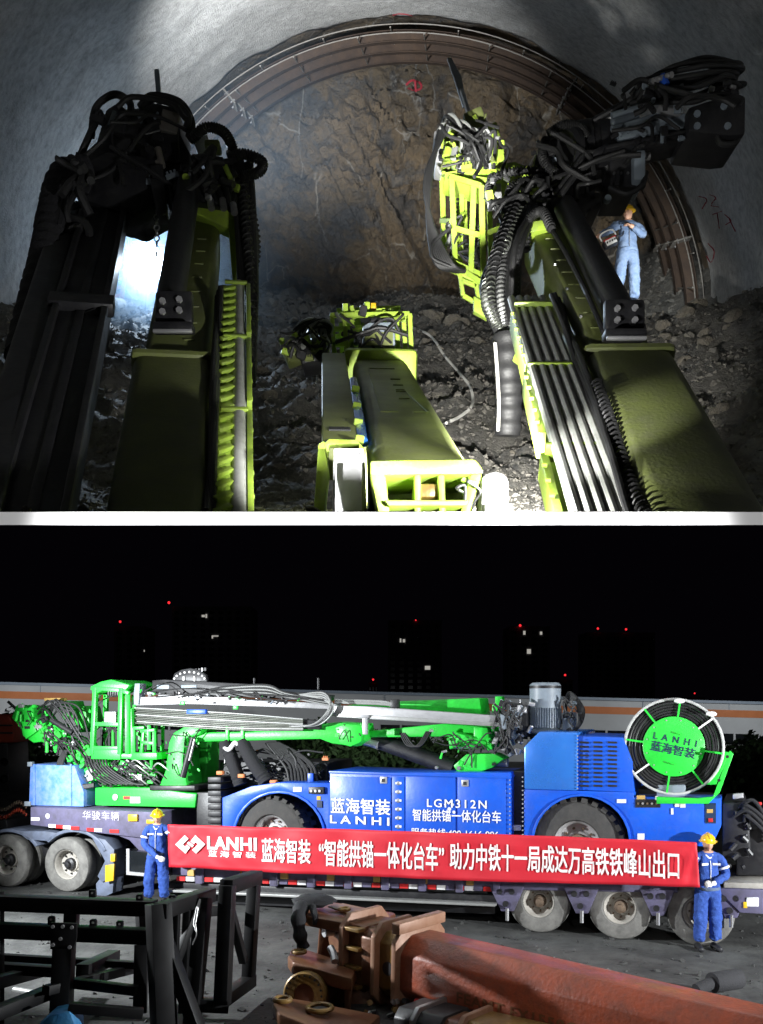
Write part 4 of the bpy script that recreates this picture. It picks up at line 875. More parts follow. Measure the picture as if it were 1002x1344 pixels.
# ------------------------------------------------------------------ people
def skin_body(joints, edges, root):
    me = bpy.data.meshes.new('body'); names = list(joints)
    me.from_pydata([joints[n][0] for n in names], [(names.index(a), names.index(b)) for a, b in edges], [])
    o = bpy.data.objects.new('body', me); COL.objects.link(o)
    o.modifiers.new('skin', 'SKIN'); sv = me.skin_vertices[0].data
    for i, n in enumerate(names):
        r = joints[n][1]; sv[i].radius = r if isinstance(r, tuple) else (r, r); sv[i].use_root = (n == root)
    o.modifiers['skin'].use_smooth_shade = True
    s = o.modifiers.new('sub', 'SUBSURF'); s.levels = 3; s.render_levels = 3
    dg = bpy.context.evaluated_depsgraph_get(); dg.update()
    r = bpy.data.meshes.new_from_object(o.evaluated_get(dg)); bpy.data.objects.remove(o); return r
def person(loc, yaw, J, label, jacket, trousers, hands_m, strips, head_dir, curl=.7, bare=False, scale=1.0):
    """J: joint overrides, in metres from the feet; x to the viewer's right, -y towards the viewer, z up"""
    j = {'pelvis': ((0, 0, .96), (.165, .125)), 'waist': ((0, 0, 1.10), (.165, .125)), 'chest': ((0, 0, 1.30), (.180, .130)), 'neckbase': ((0, .01, 1.455), (.075, .07)), 'neck': ((0, 0, 1.53), .055),
         'shl': ((-.195, .01, 1.405), .085), 'ell': ((-.27, .02, 1.14), .068), 'wrl': ((-.27, -.06, .90), .050), 'shr': ((.195, .01, 1.405), .085), 'elr': ((.27, .02, 1.14), .068), 'wrr': ((.27, -.06, .90), .050),
         'hpl': ((-.095, 0, .88), .120), 'knl': ((-.115, -.015, .49), .100), 'anl': ((-.125, .02, .12), .095), 'hpr': ((.095, 0, .88), .120), 'knr': ((.115, -.015, .49), .100), 'anr': ((.125, .02, .12), .095)}
    for k, v in J.items():
        if k in j: j[k] = (v, j[k][1])
    E_ = [('pelvis', 'waist'), ('waist', 'chest'), ('chest', 'neckbase'), ('neckbase', 'neck'), ('neckbase', 'shl'), ('shl', 'ell'), ('ell', 'wrl'), ('neckbase', 'shr'), ('shr', 'elr'), ('elr', 'wrr'), ('pelvis', 'hpl'), ('hpl', 'knl'), ('knl', 'anl'), ('pelvis', 'hpr'), ('hpr', 'knr'), ('knr', 'anr')]
    me = skin_body(j, E_, 'pelvis')
    bm = bmesh.new(); bm.from_mesh(me); bpy.data.meshes.remove(me)
    def near(p):
        best = None
        for a, b in E_:
            A, B = V(j[a][0]), V(j[b][0]); t = max(0, min(1, (p-A).dot(B-A)/(B-A).length_squared)); d = (p-A.lerp(B, t)).length
            if best is None or d < best[0]: best = (d, a, b, t)
        return best
    for v in bm.verts:                           # cloth folds
        if v.co.z < 1.45:
            q_ = V((v.co.x*9, v.co.y*9, v.co.z*15+v.co.x*10)); k_ = 1+1.2*math.exp(-((v.co.z-.5)/.09)**2)+1.5*math.exp(-((v.co.z-.16)/.07)**2)
            v.co += v.normal*(.020*k_*(.5-abs(noise.noise(q_+V((loc[0], 0, 0)))))+.010*noise.noise(v.co*24)-.004)
    for f in bm.faces:
        p = f.calc_center_median(); d, a, b, t = near(p)
        f.material_index = 1 if p.z > .93 or a in ('shl', 'ell', 'shr', 'elr') else 2
        if a == 'neckbase' and b == 'neck' and p.z > 1.485: f.material_index = 0
        f.smooth = True
    mats = [M['skin'], jacket, trousers, hands_m, M['boot']]
    def addmb(mb, mi):
        vs = [bm.verts.new(v) for v in mb.v]
        for f in mb.f:
            try: q = bm.faces.new([vs[i] for i in f]); q.material_index = mi; q.smooth = True
            except ValueError: pass
    hy, ht = head_dir; hm = Matrix.Rotation(hy, 3, 'Z') @ Matrix.Rotation(ht, 3, 'X'); hc = V(j['neck'][0])+V((0, -.015, .10))
    def headfn(d, q):
        g = lambda x0, z0, s: math.exp(-((d.x-x0)**2+(d.z-z0)**2)/s)
        if d.y < 0:
            q.y -= .022*g(0, -.12, .018)+.010*g(0, .04, .02)+.010*g(0, -.48, .03)+.012*g(0, -.8, .03)
            q.y += .012*g(.36, .10, .03)+.012*g(-.36, .10, .03)
            q.x *= 1-.16*max(0, -d.z-.2)
        for s in (-1, 1): q.x += s*.014*math.exp(-((d.x-s)**2*6+(d.z+.02)**2*18+(d.y-.05)**2*40))
        return q
    addmb(MB().ball(hc, .074, .093, .118, 28, 22, hm, headfn), 0)
    addmb(MB().tube([V(j['neck'][0])-V((0, 0, .04)), hc-V((0, -.02, .05))], .052, 14, 1), 0)
    # hands: palm, four fingers of different lengths, a thumb from the side of the palm
    for s, w, e in ((-1, 'wrl', 'ell'), (1, 'wrr', 'elr')):
        wr, el = V(j[w][0]), V(j[e][0]); d = (V(J.get('hd'+w[-1], wr+(wr-el)))-wr).normalized()
        inw = V(J.get('pn'+w[-1], (-s*.8, -.3, 0))); inw = (inw-d*inw.dot(d)).normalized(); side = d.cross(inw).normalized()
        fr = Matrix((side, d, inw)).transposed()
        c0 = wr+d*.015; addmb(MB().tube([wr-d*.02, c0, c0+d*.03], lambda t: .036-.004*t, 12, 3), 3)
        addmb(MB().ball(c0+d*.055, .043, .050, .021, 14, 10, fr), 3)
        for k, (off, ln) in enumerate(((-.030, .062), (-.010, .074), (.011, .070), (.030, .055))):
            b0 = c0+d*.085+side*off; c1 = curl; p1 = b0+(d*math.cos(c1*.5)+inw*math.sin(c1*.5))*ln*.45; p2 = p1+(d*math.cos(c1*1.3)+inw*math.sin(c1*1.3))*ln*.33; p3 = p2+(d*math.cos(c1*2)+inw*math.sin(c1*2))*ln*.28
            addmb(MB().tube([b0-d*.02, b0, p1, p2, p3], lambda t: .0105-.003*t, 8, 3), 3)
        th = c0+d*.035-side*.035; addmb(MB().tube([th+side*.015, th-side*.014+d*.018+inw*.008, th-side*.016+d*.045+inw*.022, th-side*.008+d*.065+inw*.034], lambda t: .0135-.004*t, 8, 3), 3)
    for a, kn in (('anl', 'knl'), ('anr', 'knr')):
        p = V(j[a][0]); sx = -1 if a == 'anl' else 1
        q = V((p.x, p.y, .05)); addmb(MB().tube([q+V((0, .085, -.005)), q+V((0, .03, .01)), q+V((sx*.01, -.06, 0)), q+V((sx*.02, -.15, -.012)), q+V((sx*.022, -.175, -.016))], lambda t: .050-.012*t, 12, 4), 4)
    bmesh.ops.recalc_face_normals(bm, faces=bm.faces[:])
    o_me = bpy.data.meshes.new('person'); 
    bm.to_mesh(o_me); bm.free()
    for m_ in mats: o_me.materials.append(m_)
    o = bpy.data.objects.new('person', o_me); COL.objects.link(o); o.location = loc; o.rotation_euler = (0, 0, yaw); o.scale = (scale,)*3
    tag(o, label, 'person')
    def part(mb, name, m, smooth=True):
        me = bpy.data.meshes.new(name); b2 = bmesh.new(); vs = [b2.verts.new(v) for v in mb.v]
        for f in mb.f:
            try: b2.faces.new([vs[i] for i in f])
            except ValueError: pass
        bmesh.ops.recalc_face_normals(b2, faces=b2.faces[:]); b2.to_mesh(me); b2.free()
        me.polygons.foreach_set('use_smooth', [True]*len(me.polygons)); me.set_sharp_from_angle(angle=R(50)); me.materials.append(m)
        q = bpy.data.objects.new(name, me); COL.objects.link(q); q.parent = o; return q
    H = lambda x, y, z: hc+hm @ V((x, y, z))
    hel = MB().ball(H(0, .005, .05), .108, .128, .105, 26, 14, hm, lambda d, q: V((q.x, q.y, max(q.z, -.015))) )
    hel.lathe(H(0, .0, .036), hm @ V((0, 0, 1)), [(.105, .0), (.135, -.004), (.136, .006), (.106, .014)], 26)
    hel.prism([H(-.085, -.10, .034), H(-.06, -.165, .022), H(.06, -.165, .022), H(.085, -.10, .034)], hm @ V((0, 0, .008)))
    hp = part(hel, 'helmet', M['helmet'])
    rg = part(MB().tube([H(0, .12, .085), H(0, .07, .142), H(0, .0, .158), H(0, -.07, .142), H(0, -.115, .09)], .014, 8, 4), 'helmet_ridge', M['helmet']); rg.parent = hp
    hr = part(MB().ball(H(0, .02, .03), .0775, .088, .085, 20, 12, hm, lambda d, q: V((q.x, max(q.y, -.035), max(q.z, -.055)))), 'hair', M['hair'])
    for s in (-1, 1):
        part(MB().ball(H(s*.029, -.079, .012), .0125, .007, .006, 10, 6, hm), 'eye', M['hair'])
        part(MB().tube([H(s*.013, -.089, .028), H(s*.03, -.088, .031), H(s*.046, -.076, .026)], .0035, 6, 3), 'eyebrow', M['hair'])
    part(MB().tube([H(-.024, -.085, -.056), H(0, -.096, -.054), H(.024, -.085, -.056)], .0045, 6, 4), 'mouth', M['lip'])
    ch = V(j['chest'][0]); wa = V(j['waist'][0])
    nb = V(j['neckbase'][0])
    part(MB().tube([nb+V((-.075, .02, .03)), nb+V((-.06, -.06, .01)), nb+V((0, -.10, -.05))], lambda t: .024-.008*t, 8, 4), 'collar', M['reflect'] if strips else jacket)
    part(MB().tube([nb+V((.075, .02, .03)), nb+V((.06, -.06, .01)), nb+V((0, -.10, -.05))], lambda t: .024-.008*t, 8, 4), 'collar', M['reflect'] if strips else jacket)
    part(MB().tube([nb+V((0, -.105, -.06)), ch+V((0, -.132, .0)), wa+V((0, -.128, .0)), V(j['pelvis'][0])+V((0, -.13, .02))], .006, 6, 4), 'zip', M['reflect'] if not bare else M['steel'])
    for s in (-1, 1):
        a = ch+V((s*.090, -.128, .03)); part(MB().box(Matrix.Translation(a) @ Matrix.Rotation(-s*.35, 4, 'Z'), .115, .016, .032), 'reflective_strip' if strips else 'pocket_flap', M['reflect'] if strips else jacket)
    hem = []
    pc = V(j['pelvis'][0])
    part(MB().lathe(pc+V((0, 0, -.03)), (0, 0, 1), [(.175, 0), (.186, .02), (.182, .05), (.170, .02)], 24, True), 'jacket_hem', M['denim'] if strips else jacket)
    if strips:
        for s, a, b in ((-1, 'shl', 'ell'), (1, 'shr', 'elr')):
            A, B = V(j[a][0]), V(j[b][0]); c = A.lerp(B, .55); part(MB().lathe(c, (B-A), [(.082, -.014), (.088, -.014), (.086, .018), (.080, .018)], 16, True), 'reflective_strip', M['reflect'])
    return o
# ------------------------------------------------------------------ the yard at night
# low-loader side plane: u runs along it, w goes away from the viewer
A0, A1 = P(120, 920, 1300/67.6), P(940, 920, 1300/86.)
UD = (A1-A0); UD.z = 0; UD.normalize(); WD = V((-UD.y, UD.x, 0)); O0 = V((A0.x, A0.y, 0))
def L(px, py, w=0.):
    d = V(((px-CX)/F, 1, (HY-py)/F)); c = V((0, 0, CZ)); t = (O0+WD*w-V((c.x, c.y, 0))).dot(WD)/V((d.x, d.y, 0)).dot(WD); return c+d*t
def G(px, py):                                   # point of the ground seen at a pixel
    t = CZ*F/(py-HY); return V(((px-CX)/F*t, t, 0))
def ply(name, pts, w0, w1, m, parent, bevel=.012, **k): return build(MB().prism([L(x, y, w0) for x, y in pts], WD*(w1-w0)), name, m, parent, True, bevel, **k)
def bx(name, x0, y0, x1, y1, w0, w1, m, parent, bevel=.01): return ply(name, [(x0, y0), (x1, y0), (x1, y1), (x0, y1)], w0, w1, m, parent, bevel)
def hose(name, pts, r, m, parent, seg=8, n=7): return build(MB().tube([L(*p) for p in pts], r, seg, n), name, m, parent)
def txt(body, x0, yb0, x1, yb1, h, w, m, parent, bold=0., spacing=1., h1=None, fn=None):
    p00 = L(x0, yb0, w); p10 = L(x1, yb1, w); p01 = L(x0, yb0-h, w); return text_on(body, p00, p10, p01, m, parent, bold, spacing, -WD*.004, fn)
structure(build(MB().add([(-400, -60, 0), (400, -60, 0), (400, 900, 0), (-400, 900, 0)], [(0, 1, 2, 3)]), 'ground', M['asphalt'], None, False))

def tyre(parent, c, r, width, rimr, m, lugs=0, axis=None, name='wheel'):
    ax = axis or -WD; h = width/2
    prof = [(rimr, -h*.8), (rimr+.02, -h*.95), (r*.86, -h), (r*.96, -h*.86), (r, -h*.6), (r, h*.6), (r*.96, h*.86), (r*.86, h), (rimr+.02, h*.95), (rimr, h*.8)]
    t = MB().lathe(c, ax, prof, 48, True)
    if lugs:
        fr = frame(c, c+ax)
        for i in range(lugs):
            a = 2*math.pi*i/lugs
            for s in (-1, 1):
                a2 = a+s*math.pi/lugs*.5; d = V((math.cos(a2), 0, math.sin(a2))); tg = V((-math.sin(a2), 0, math.cos(a2)))
                m4 = Matrix((fr.to_3x3() @ tg, fr.to_3x3() @ V((0, 1, 0)), fr.to_3x3() @ d)).transposed().to_4x4(); m4.translation = fr @ (d*(r*.985)+V((0, s*h*.55, 0)))
                t.box(m4, 2*math.pi*r/lugs*.55, h*.95, r*.10)
    return build(t, name, m, parent, True, 0, angle=30)
def wheel_hub(t, c, rimr, depth, m_rim, m_hub, nuts=8, axis=None):
    ax = axis or -WD
    rm = build(MB().lathe(c, ax, [(rimr*1.02, depth), (rimr*.98, depth+.02), (rimr*.9, depth-.01), (rimr*.82, depth-.14), (rimr*.55, depth-.16), (rimr*.5, depth-.12), (0, depth-.12)], 36), 'rim', m_rim, t)
    hb = build(MB().lathe(c, ax, [(rimr*.42, depth-.14), (rimr*.38, depth-.05), (rimr*.22, depth-.03), (rimr*.18, depth+.03), (0, depth+.04)], 24), 'hub', m_hub, t)
    fr = frame(c, c+ax); mb = MB()
    for i in range(nuts):
        a = 2*math.pi*i/nuts; q = fr @ V((rimr*.66*math.cos(a), depth-.16, rimr*.66*math.sin(a))); mb = MB().cyl(q, q+ax*.05, rimr*.06, seg=6); build(mb, 'wheel_nut', m_hub, t)
def arch(cx, cy, rx, ry, a0, a1, n=14):
    return [(cx+rx*math.cos(R(a0+(a1-a0)*i/n)), cy-ry*math.sin(R(a0+(a1-a0)*i/n))) for i in range(n+1)]

# ---- low-loader trailer
tl = thing('low_loader_trailer', L(560, 1230, .6)*1, 'long purple low loader trailer under the machine with red and white tape along its edge', 'trailer')
tl.location.z = 0
ply('gooseneck_deck', [(40, 1059), (210, 1066), (210, 1103), (40, 1083)], .05, 2.3, M['purple'], tl, .02)
ply('gooseneck_slope', [(120, 1083), (210, 1095), (222, 1140), (206, 1142), (170, 1103)], .12, 2.2, M['purple'], tl, .02)
txt('华骏车辆', 109, 1075, 157, 1077, 11, .045, M['worn_print'], tl, .012, 1.1)
for x0, x1, y, mm in ((64, 73, 1084, 'whitetape'), (73, 83, 1085, 'redtape'), (83, 93, 1086, 'whitetape'), (93, 104, 1087, 'redtape'), (114, 124, 1089, 'redtape'), (124, 134, 1089.5, 'whitetape'), (144, 156, 1091, 'redtape')):
    ply('reflective_tape', [(x0, y-2.4), (x1, y-2), (x1, y+2.4), (x0, y+2)], .035, .05, M[mm], tl, 0)
bx('marker_plate', 41, 1073, 52, 1077, .04, .05, M['whitetape'], tl, 0); build(MB().lathe(L(63, 1071, .045), -WD, [(0, .01), (.05, .008), (.05, 0)], 14), 'round_badge', M['whitetape'], tl)
bx('marker_lamp', 168, 1069, 180, 1078, .0, .05, M['amber'], tl, .01); bx('marker_lamp', 192, 1076, 202, 1081, .02, .05, M['amber'], tl, .01)
ply('tool_locker', [(168, 1116), (222, 1122), (222, 1150), (168, 1146)], -.02, .5, M['glass'], tl, .01)
ply('locker_frame', [(166, 1114), (170, 1114), (170, 1144), (222, 1149), (222, 1153), (166, 1148)], -.04, -.02, M['alu'], tl, .0)
ply('main_deck', [(222, 1134), (560, 1152), (890, 1160), (890, 1172), (560, 1166), (222, 1148)], .10, 2.5, M['purple'], tl, .015)
for i in range(36):                              # upright stakes and tape along the beam edge
    x = 232+i*12.2; y = 1146+(x-222)*.034
    mm = 'redtape' if i % 3 == 0 else ('whitetape' if i % 3 == 1 else 'purple')
    ply('reflective_tape', [(x, y+4), (x+11, y+4.4), (x+11, y+10), (x, y+9.6)], .07, .10, M[mm], tl, 0)
    if i % 4 == 2: ply('stake_pocket', [(x, y-7), (x+9, y-6.7), (x+9, y+13), (x, y+12.7)], .02, .10, M['purple'], tl, .01)
    if i % 5 == 1: ply('amber_sign', [(x+2, y-5), (x+11, y-4.7), (x+11, y+3), (x+2, y+2.7)], .05, .10, M['wood'], tl, 0)
ply('side_beam', [(222, 1158), (660, 1176), (660, 1186), (222, 1166)], .14, .3, M['black'], tl, .01)
ply('rub_rail', [(222, 1168), (650, 1187), (650, 1190), (222, 1171)], -.05, .2, M['grey_pipe'], tl, .005)
ply('lower_beam', [(222, 1172), (650, 1190), (650, 1200), (222, 1184)], .3, .6, M['black'], tl, .01)
ply('axle_beam', [(640, 1168), (1010, 1176), (1010, 1196), (640, 1190)], .5, 2.0, M['black'], tl, .01)
for cx in (664, 762, 862, 958):
    y = 1162+(cx-660)*.03
    b = ply('suspension_bracket', [(cx-22, y), (cx+24, y+1), (cx+10, y+34), (cx-6, y+34)], .05, .15, M['purple'], tl, .01)
    for dx, dy in ((-8, 8), (8, 8), (0, 24)):
        c = L(cx+dx, y+dy, .05); build(MB().cyl(c, c-WD*.03, .05, seg=10), 'bracket_hole', M['black'], b)
    build(MB().cyl(L(cx+2, y+30, .04), L(cx+2, y+46, .04), .03, seg=8), 'stud', M['steel'], b)
ply('side_light_plate', [(940, 1166), (1006, 1168), (1006, 1200), (972, 1198)], .02, .12, M['purple'], tl, .01)
bx('side_light', 980, 1178, 996, 1190, .0, .03, M['whitetape'], tl, .01); bx('amber_light', 976, 1184, 981, 1192, .0, .03, M['amber'], tl, .005)
for cx, cy in ((709, 1193), (815, 1200), (920, 1206)):
    c = L(cx, cy, .28); c.z = .5
    w = tyre(tl, c, .505, .30, .26, M['tyre_dust']); wheel_hub(w, c, .26, .10, M['rim_dust'], M['rust_hub'])
    c2 = c+WD*1.7; tyre(tl, c2, .505, .30, .26, M['tyre_dust'])
# ---- tractor unit, mostly out of the picture on the left
tt = thing('truck_tractor', L(60, 1180, .6), 'rear wheels and grey blue mudguards of a truck tractor at the far left', 'truck'); tt.location.z = 0
for cx, cy in ((14, 1131), (93, 1131)):
    c = L(cx, cy, .35); c.z = .54
    w = tyre(tt, c, .545, .30, .30, M['tyre_dust']); wheel_hub(w, c, .30, .10, M['rim_dust'], M['black'])
    c2 = c+WD*.36; tyre(tt, c2, .545, .28, .30, M['tyre_dust']); c2 = c+WD*1.7; tyre(tt, c2, .545, .30, .30, M['tyre_dust'])
for cx, x0, x1 in ((10, -12, 40), (96, 58, 0)):
    o = arch(cx, 1131, 46, 43, 20 if cx > 50 else 30, 140 if cx > 50 else 150); i_ = arch(cx, 1131, 42, 39, 140 if cx > 50 else 150, 20 if cx > 50 else 30)
    ply('mudguard', o+i_, .10, .85, M['fender'], tt, .004)
ply('mudguard_bridge', [(22, 1091), (60, 1091), (78, 1094), (64, 1104), (36, 1102)], .10, .7, M['fender'], tt, .01)
ply('mudguard_rear', [(120, 1098), (138, 1102), (150, 1115), (150, 1150), (134, 1158), (128, 1150), (138, 1130)], .12, .5, M['fender'], tt, .01)
ply('mudflap', [(134, 1150), (150, 1148), (148, 1172), (128, 1182), (126, 1160)], .16, .5, M['fender'], tt, .01)
bx('tail_light', 145, 1121, 151, 1131, .06, .12, M['amber'], tt, .01); ply('number_plate', [(138, 1136), (150, 1134), (149, 1156), (138, 1158)], .05, .1, M['amber'], tt, .01)
ply('chassis_rail', [(-40, 1108), (130, 1110), (130, 1124), (-40, 1124)], .7, 1.9, M['black'], tt, .01)
mb = []
for k in range(2):
    pts = [L(-6+42*i/70, 1056+k*10+.0*i+6*math.sin(i*.03*3)+2.6*math.sin(i*1.15)+i*.06, .6+.06*math.cos(i*1.15)) for i in range(71)]
    build(MB().tube(pts, .012, 6, 1), 'coiled_air_line', M['redsteel' if k else 'rust_hub'], tt)
ply('cab_rear_panel', [(-60, 1076), (8, 1076), (12, 1096), (-60, 1096)], .4, 1.6, M['black'], tt, .02)
# ---- big blue tool chest standing on the gooseneck
tc = thing('tool_chest', L(75, 1058, .9), 'scuffed bright blue steel chest standing on the trailer neck', 'chest')
ply('box', [(40, 1003), (98, 1005), (110, 1040), (110, 1059), (38, 1057)], .25, 1.6, M['blue_old'], tc, .015)
bx('lid_lug', 36, 1000, 42, 1006, .22, .3, M['grey'], tc, .005); bx('skid', 32, 1052, 40, 1058, .22, .3, M['grey'], tc, .005)
for x in (44, 92): bx('corner_strip', x, 1003, x+2, 1057, .23, .25, M['blue_old'], tc, 0)

# ---- the bolting rig on the trailer
rg = thing('tunnel_bolting_rig', L(560, 1140, 1.2), 'blue and green tunnel bolting machine loaded on the low loader', 'drilling rig')
fa = arch(366, 1100, 62, 62, 2, 178)
fc = ply('front_body', [(292, 1110), (292, 1047), (330, 1032), (366, 1027), (434, 1028), (434, 1110)]+fa, .12, .75, M['blue'], rg, .012)
ply('front_body_core', [(296, 1110), (296, 1049), (332, 1036), (432, 1034), (432, 1110)], .75, 2.4, M['black'], rg, 0)
ply('arch_lip', arch(366, 1100, 62, 62, 4, 176)+arch(366, 1100, 59, 59, 176, 4), .09, .14, M['blue'], fc, .004)
c = L(363, 1094, .42); w = tyre(rg, c, .70, .48, .36, M['tyre'], 26); wheel_hub(w, c, .36, .16, M['rim'], M['rust_hub'], 10)
for i in range(9): bx('black_upright', 273+i*0, 1020+i*9, 290, 1027+i*9, .3, 1.4, M['black'], rg, .01) if i < 8 else None
bx('front_panel', 258, 1040, 291, 1110, .35, 1.8, M['black'], rg, .02)
hb = bx('gauge_box', 405, 1033, 425, 1042, .06, .12, M['black'], fc, .008)
for i in range(3): c = L(409+i*5.5, 1038, .06); build(MB().cyl(c, c-WD*.02, .025, seg=8), 'gauge', M['alu'], hb)
bx('decal', 385, 1033, 396, 1039, .11, .12, M['whitetape'], fc, 0); bx('decal', 416, 1045, 421, 1050, .11, .12, M['amber'], fc, 0); bx('recess', 416, 1051, 423, 1060, .1, .12, M['darkprint'], fc, 0)
cb_ = bx('cabinet', 433, 1014, 669, 1110, .04, 1.3, M['blue'], rg, .012)
for x0, x1 in ((436, 513), (533, 598), (601, 664)): ply('door', [(x0, 1019), (x1, 1019+(x1-x0)*.02), (x1, 1106), (x0, 1106)], .022, .04, M['blue'], cb_, .006)
ply('hinge_strip', [(515, 1019), (531, 1020), (531, 1106), (515, 1106)], .028, .04, M['blue'], cb_, .004)
for i in range(6):
    h = build(MB().ball(L(523, 1028+i*11.4, .02), .038, .02, .038), 'hinge_bolt', M['alu'], cb_)
    bx('hinge', 519, 1026.5+i*11.4, 527, 1029.5+i*11.4, .015, .03, M['white'], cb_, .004)
for x, y in ((503, 1024), (610, 1028)):
    l_ = bx('latch', x-4, y-4.5, x+5, y+4.5, .005, .025, M['alu'], cb_, .006); bx('latch_slot', x-2, y-2, x+2.5, y+2.5, .0, .006, M['black'], l_, 0)
ply('lid_edge', [(432, 1012), (669, 1019), (669, 1022), (432, 1015)], .0, 1.3, M['blue'], cb_, .004)
txt('蓝海智装', 435, 1067, 512, 1070, 20, .015, M['print'], cb_, .03, 1.02)
txt('LANHI', 434, 1080, 511, 1083.5, 10, .015, M['print'], cb_, .035, 1.55)
txt('LGM312N', 561, 1059, 639, 1061.5, 10.5, .015, M['print'], cb_, .02, 1.25)
txt('智能拱锚一体化台车', 542, 1077, 658, 1080.5, 15.5, .015, M['print'], cb_, .02, 1.0)
txt('服务热线:400-1616-996', 540, 1096, 655, 1100, 9.5, .015, M['print'], cb_, .02, 1.0)
# sparkle on the sheet, painted as small white discs
for i, (x, y, r) in enumerate(((594, 1056, .03), (590, 1062, .035), (596, 1066, .028), (588, 1070, .02), (601, 1050, .016), (584, 1056, .014))): build(MB().lathe(L(x, y, .018), -WD, [(0, .002), (r, .0)], 9), 'sparkle_dot', M['whitetape'], cb_, False)
ply('pillar', [(670, 1012), (689, 1012), (689, 1110), (670, 1110)], .35, 1.6, M['black'], rg, .02)
bx('decal', 674, 1083, 684, 1090, .33, .35, M['whitetape'], rg, 0)
for i in range(14): c = L(686.5, 1020+i*5.8, .1); build(MB().cyl(c, c-WD*.02, .014, seg=6), 'bolt', M['alu'], rg); c = L(669.5, 1024+i*5.8, .03); build(MB().cyl(c, c-WD*.015, .012, seg=6), 'bolt', M['alu'], cb_)
ra = arch(763, 1106, 66, 64, 2, 178)
rbd = ply('rear_body', [(688, 1110), (688, 1036), (832, 1040), (832, 1047), (946, 1048), (946, 1086), (934, 1112)]+ra, .10, .80, M['blue'], rg, .012)
ply('rear_body_core', [(692, 1110), (692, 1040), (940, 1052), (940, 1108)], .8, 2.4, M['black'], rg, 0)
ply('arch_lip', arch(763, 1106, 66, 64, 4, 176)+arch(763, 1106, 63, 61, 176, 4), .07, .12, M['blue'], rbd, .004)
c = L(760, 1106, .42); w = tyre(rg, c, .74, .50, .38, M['tyre'], 26); wheel_hub(w, c, .38, .16, M['rim'], M['rust_hub'], 10)
hs = ply('hood', [(688, 1036), (688, 980), (708, 960), (758, 961), (758, 1038)], .06, 1.9, M['blue_light'], rg, .03)
gr = ply('grille_panel', [(759, 966), (818, 968), (830, 1000), (832, 1040), (759, 1037)], .12, 1.9, M['blue'], rg, .015)
for cx in (766, 784, 803):
    for i in range(11): ply('louvre', [(cx-5, 973+i*5.7), (cx+7, 973.4+i*5.7), (cx+7, 976+i*5.7), (cx-5, 975.6+i*5.7)], .10, .14, M['black'], gr, .002)
for i in range(16): c = L(758.5, 966+i*4.6, .05); build(MB().cyl(c, c-WD*.012, .012, seg=6), 'bolt', M['alu'], hs)
for x0, y0, x1, y1, mm in ((810, 1049, 822, 1054, 'whitetape'), (886, 1053, 892, 1059, 'whitetape'), (893, 1053, 900, 1060, 'whitetape'), (928, 1062, 936, 1067, 'wood'), (837, 1094, 846, 1102, 'whitetape'), (881, 1061, 884, 1069, 'whitetape'), (836, 1044, 847, 1049, 'wood'), (860, 1045, 864, 1050, 'whitetape')): bx('decal', x0, y0, x1, y1, .085, .1, M[mm], rbd, 0)
rc = bx('valve_recess', 834, 1049, 867, 1060, .09, .1, M['black'], rbd, .0)
for i in range(5): c = L(838+i*6, 1054.5, .09); build(MB().cyl(c, c-WD*.02, .018, seg=8), 'valve_knob', M['alu' if i % 2 else 'rust_hub'], rc)
bx('switch_recess', 926, 1054, 940, 1081, .09, .1, M['darkprint'], rbd, 0); bx('switch', 930, 1074, 936, 1079, .07, .09, M['redtape'], rbd, .004)
# electric motor
mc0, mc1 = L(716, 962, .9), L(716, 896, .9); ax = (mc1-mc0).normalized(); Hm = (mc1-mc0).length
mo = build(MB().lathe(mc0, ax, [(0, 0), (.30, 0), (.30, .06), (.25, .07), (.25, .42), (.265, .43), (.265, Hm-.04), (.22, Hm), (0, Hm)], 36), 'electric_motor', M['grey'], rg)
mf = frame(mc0, mc1, (0, 1, 0))
for i in range(40):
    a = 2*math.pi*i/40; q = V((.262*math.cos(a), .26, .262*math.sin(a))); m4 = mf @ Matrix.Translation(q) @ Matrix.Rotation(-a, 4, 'Y'); build(MB().box(m4, .03, .34, .010), 'cooling_fin', M['grey'], mo, False)
build(MB().lathe(mc0, ax, [(.268, Hm-.1), (.268, Hm-.05), (.26, Hm-.05), (.26, Hm-.1)], 36, True), 'cowl_band', M['black'], mo)
# hydraulic clutter round the motor
cl = bx('valve_block', 668, 925, 692, 968, .6, 1.4, M['black'], rg, .02)
rnd = random.Random(31)
for i in range(20):
    x, y = rnd.uniform(666, 694), rnd.uniform(918, 975); c = L(x, y, rnd.uniform(.4, .6)); build(MB().cyl(c, c+V((rnd.uniform(-.12, .12), 0, rnd.uniform(-.12, .12))), .035, seg=8), 'fitting', M['alu' if i % 2 else 'grey'], cl)
bx('valve_cover', 668, 928, 690, 936, .5, .62, M['alu'], cl, .01)
for i in range(10):
    k = i*2; hose('hose', [(738+i*.5, 950, .9), (746, 920-k*.6, .9), (756+k*.5, 922+k*.3, .85), (760+k*.25, 946, .8), (752, 964, .8)], .022, M['rubber'], rg)
for i in range(6): hose('hose', [(694, 952+i*2, .8), (676-i*2, 924+i*3, .75), (668, 945+i*3, .7), (672, 974, .7)], .022, M['rubber'], rg)
bx('motor_side_box', 738, 935, 752, 962, .8, 1.2, M['grey'], rg, .02)
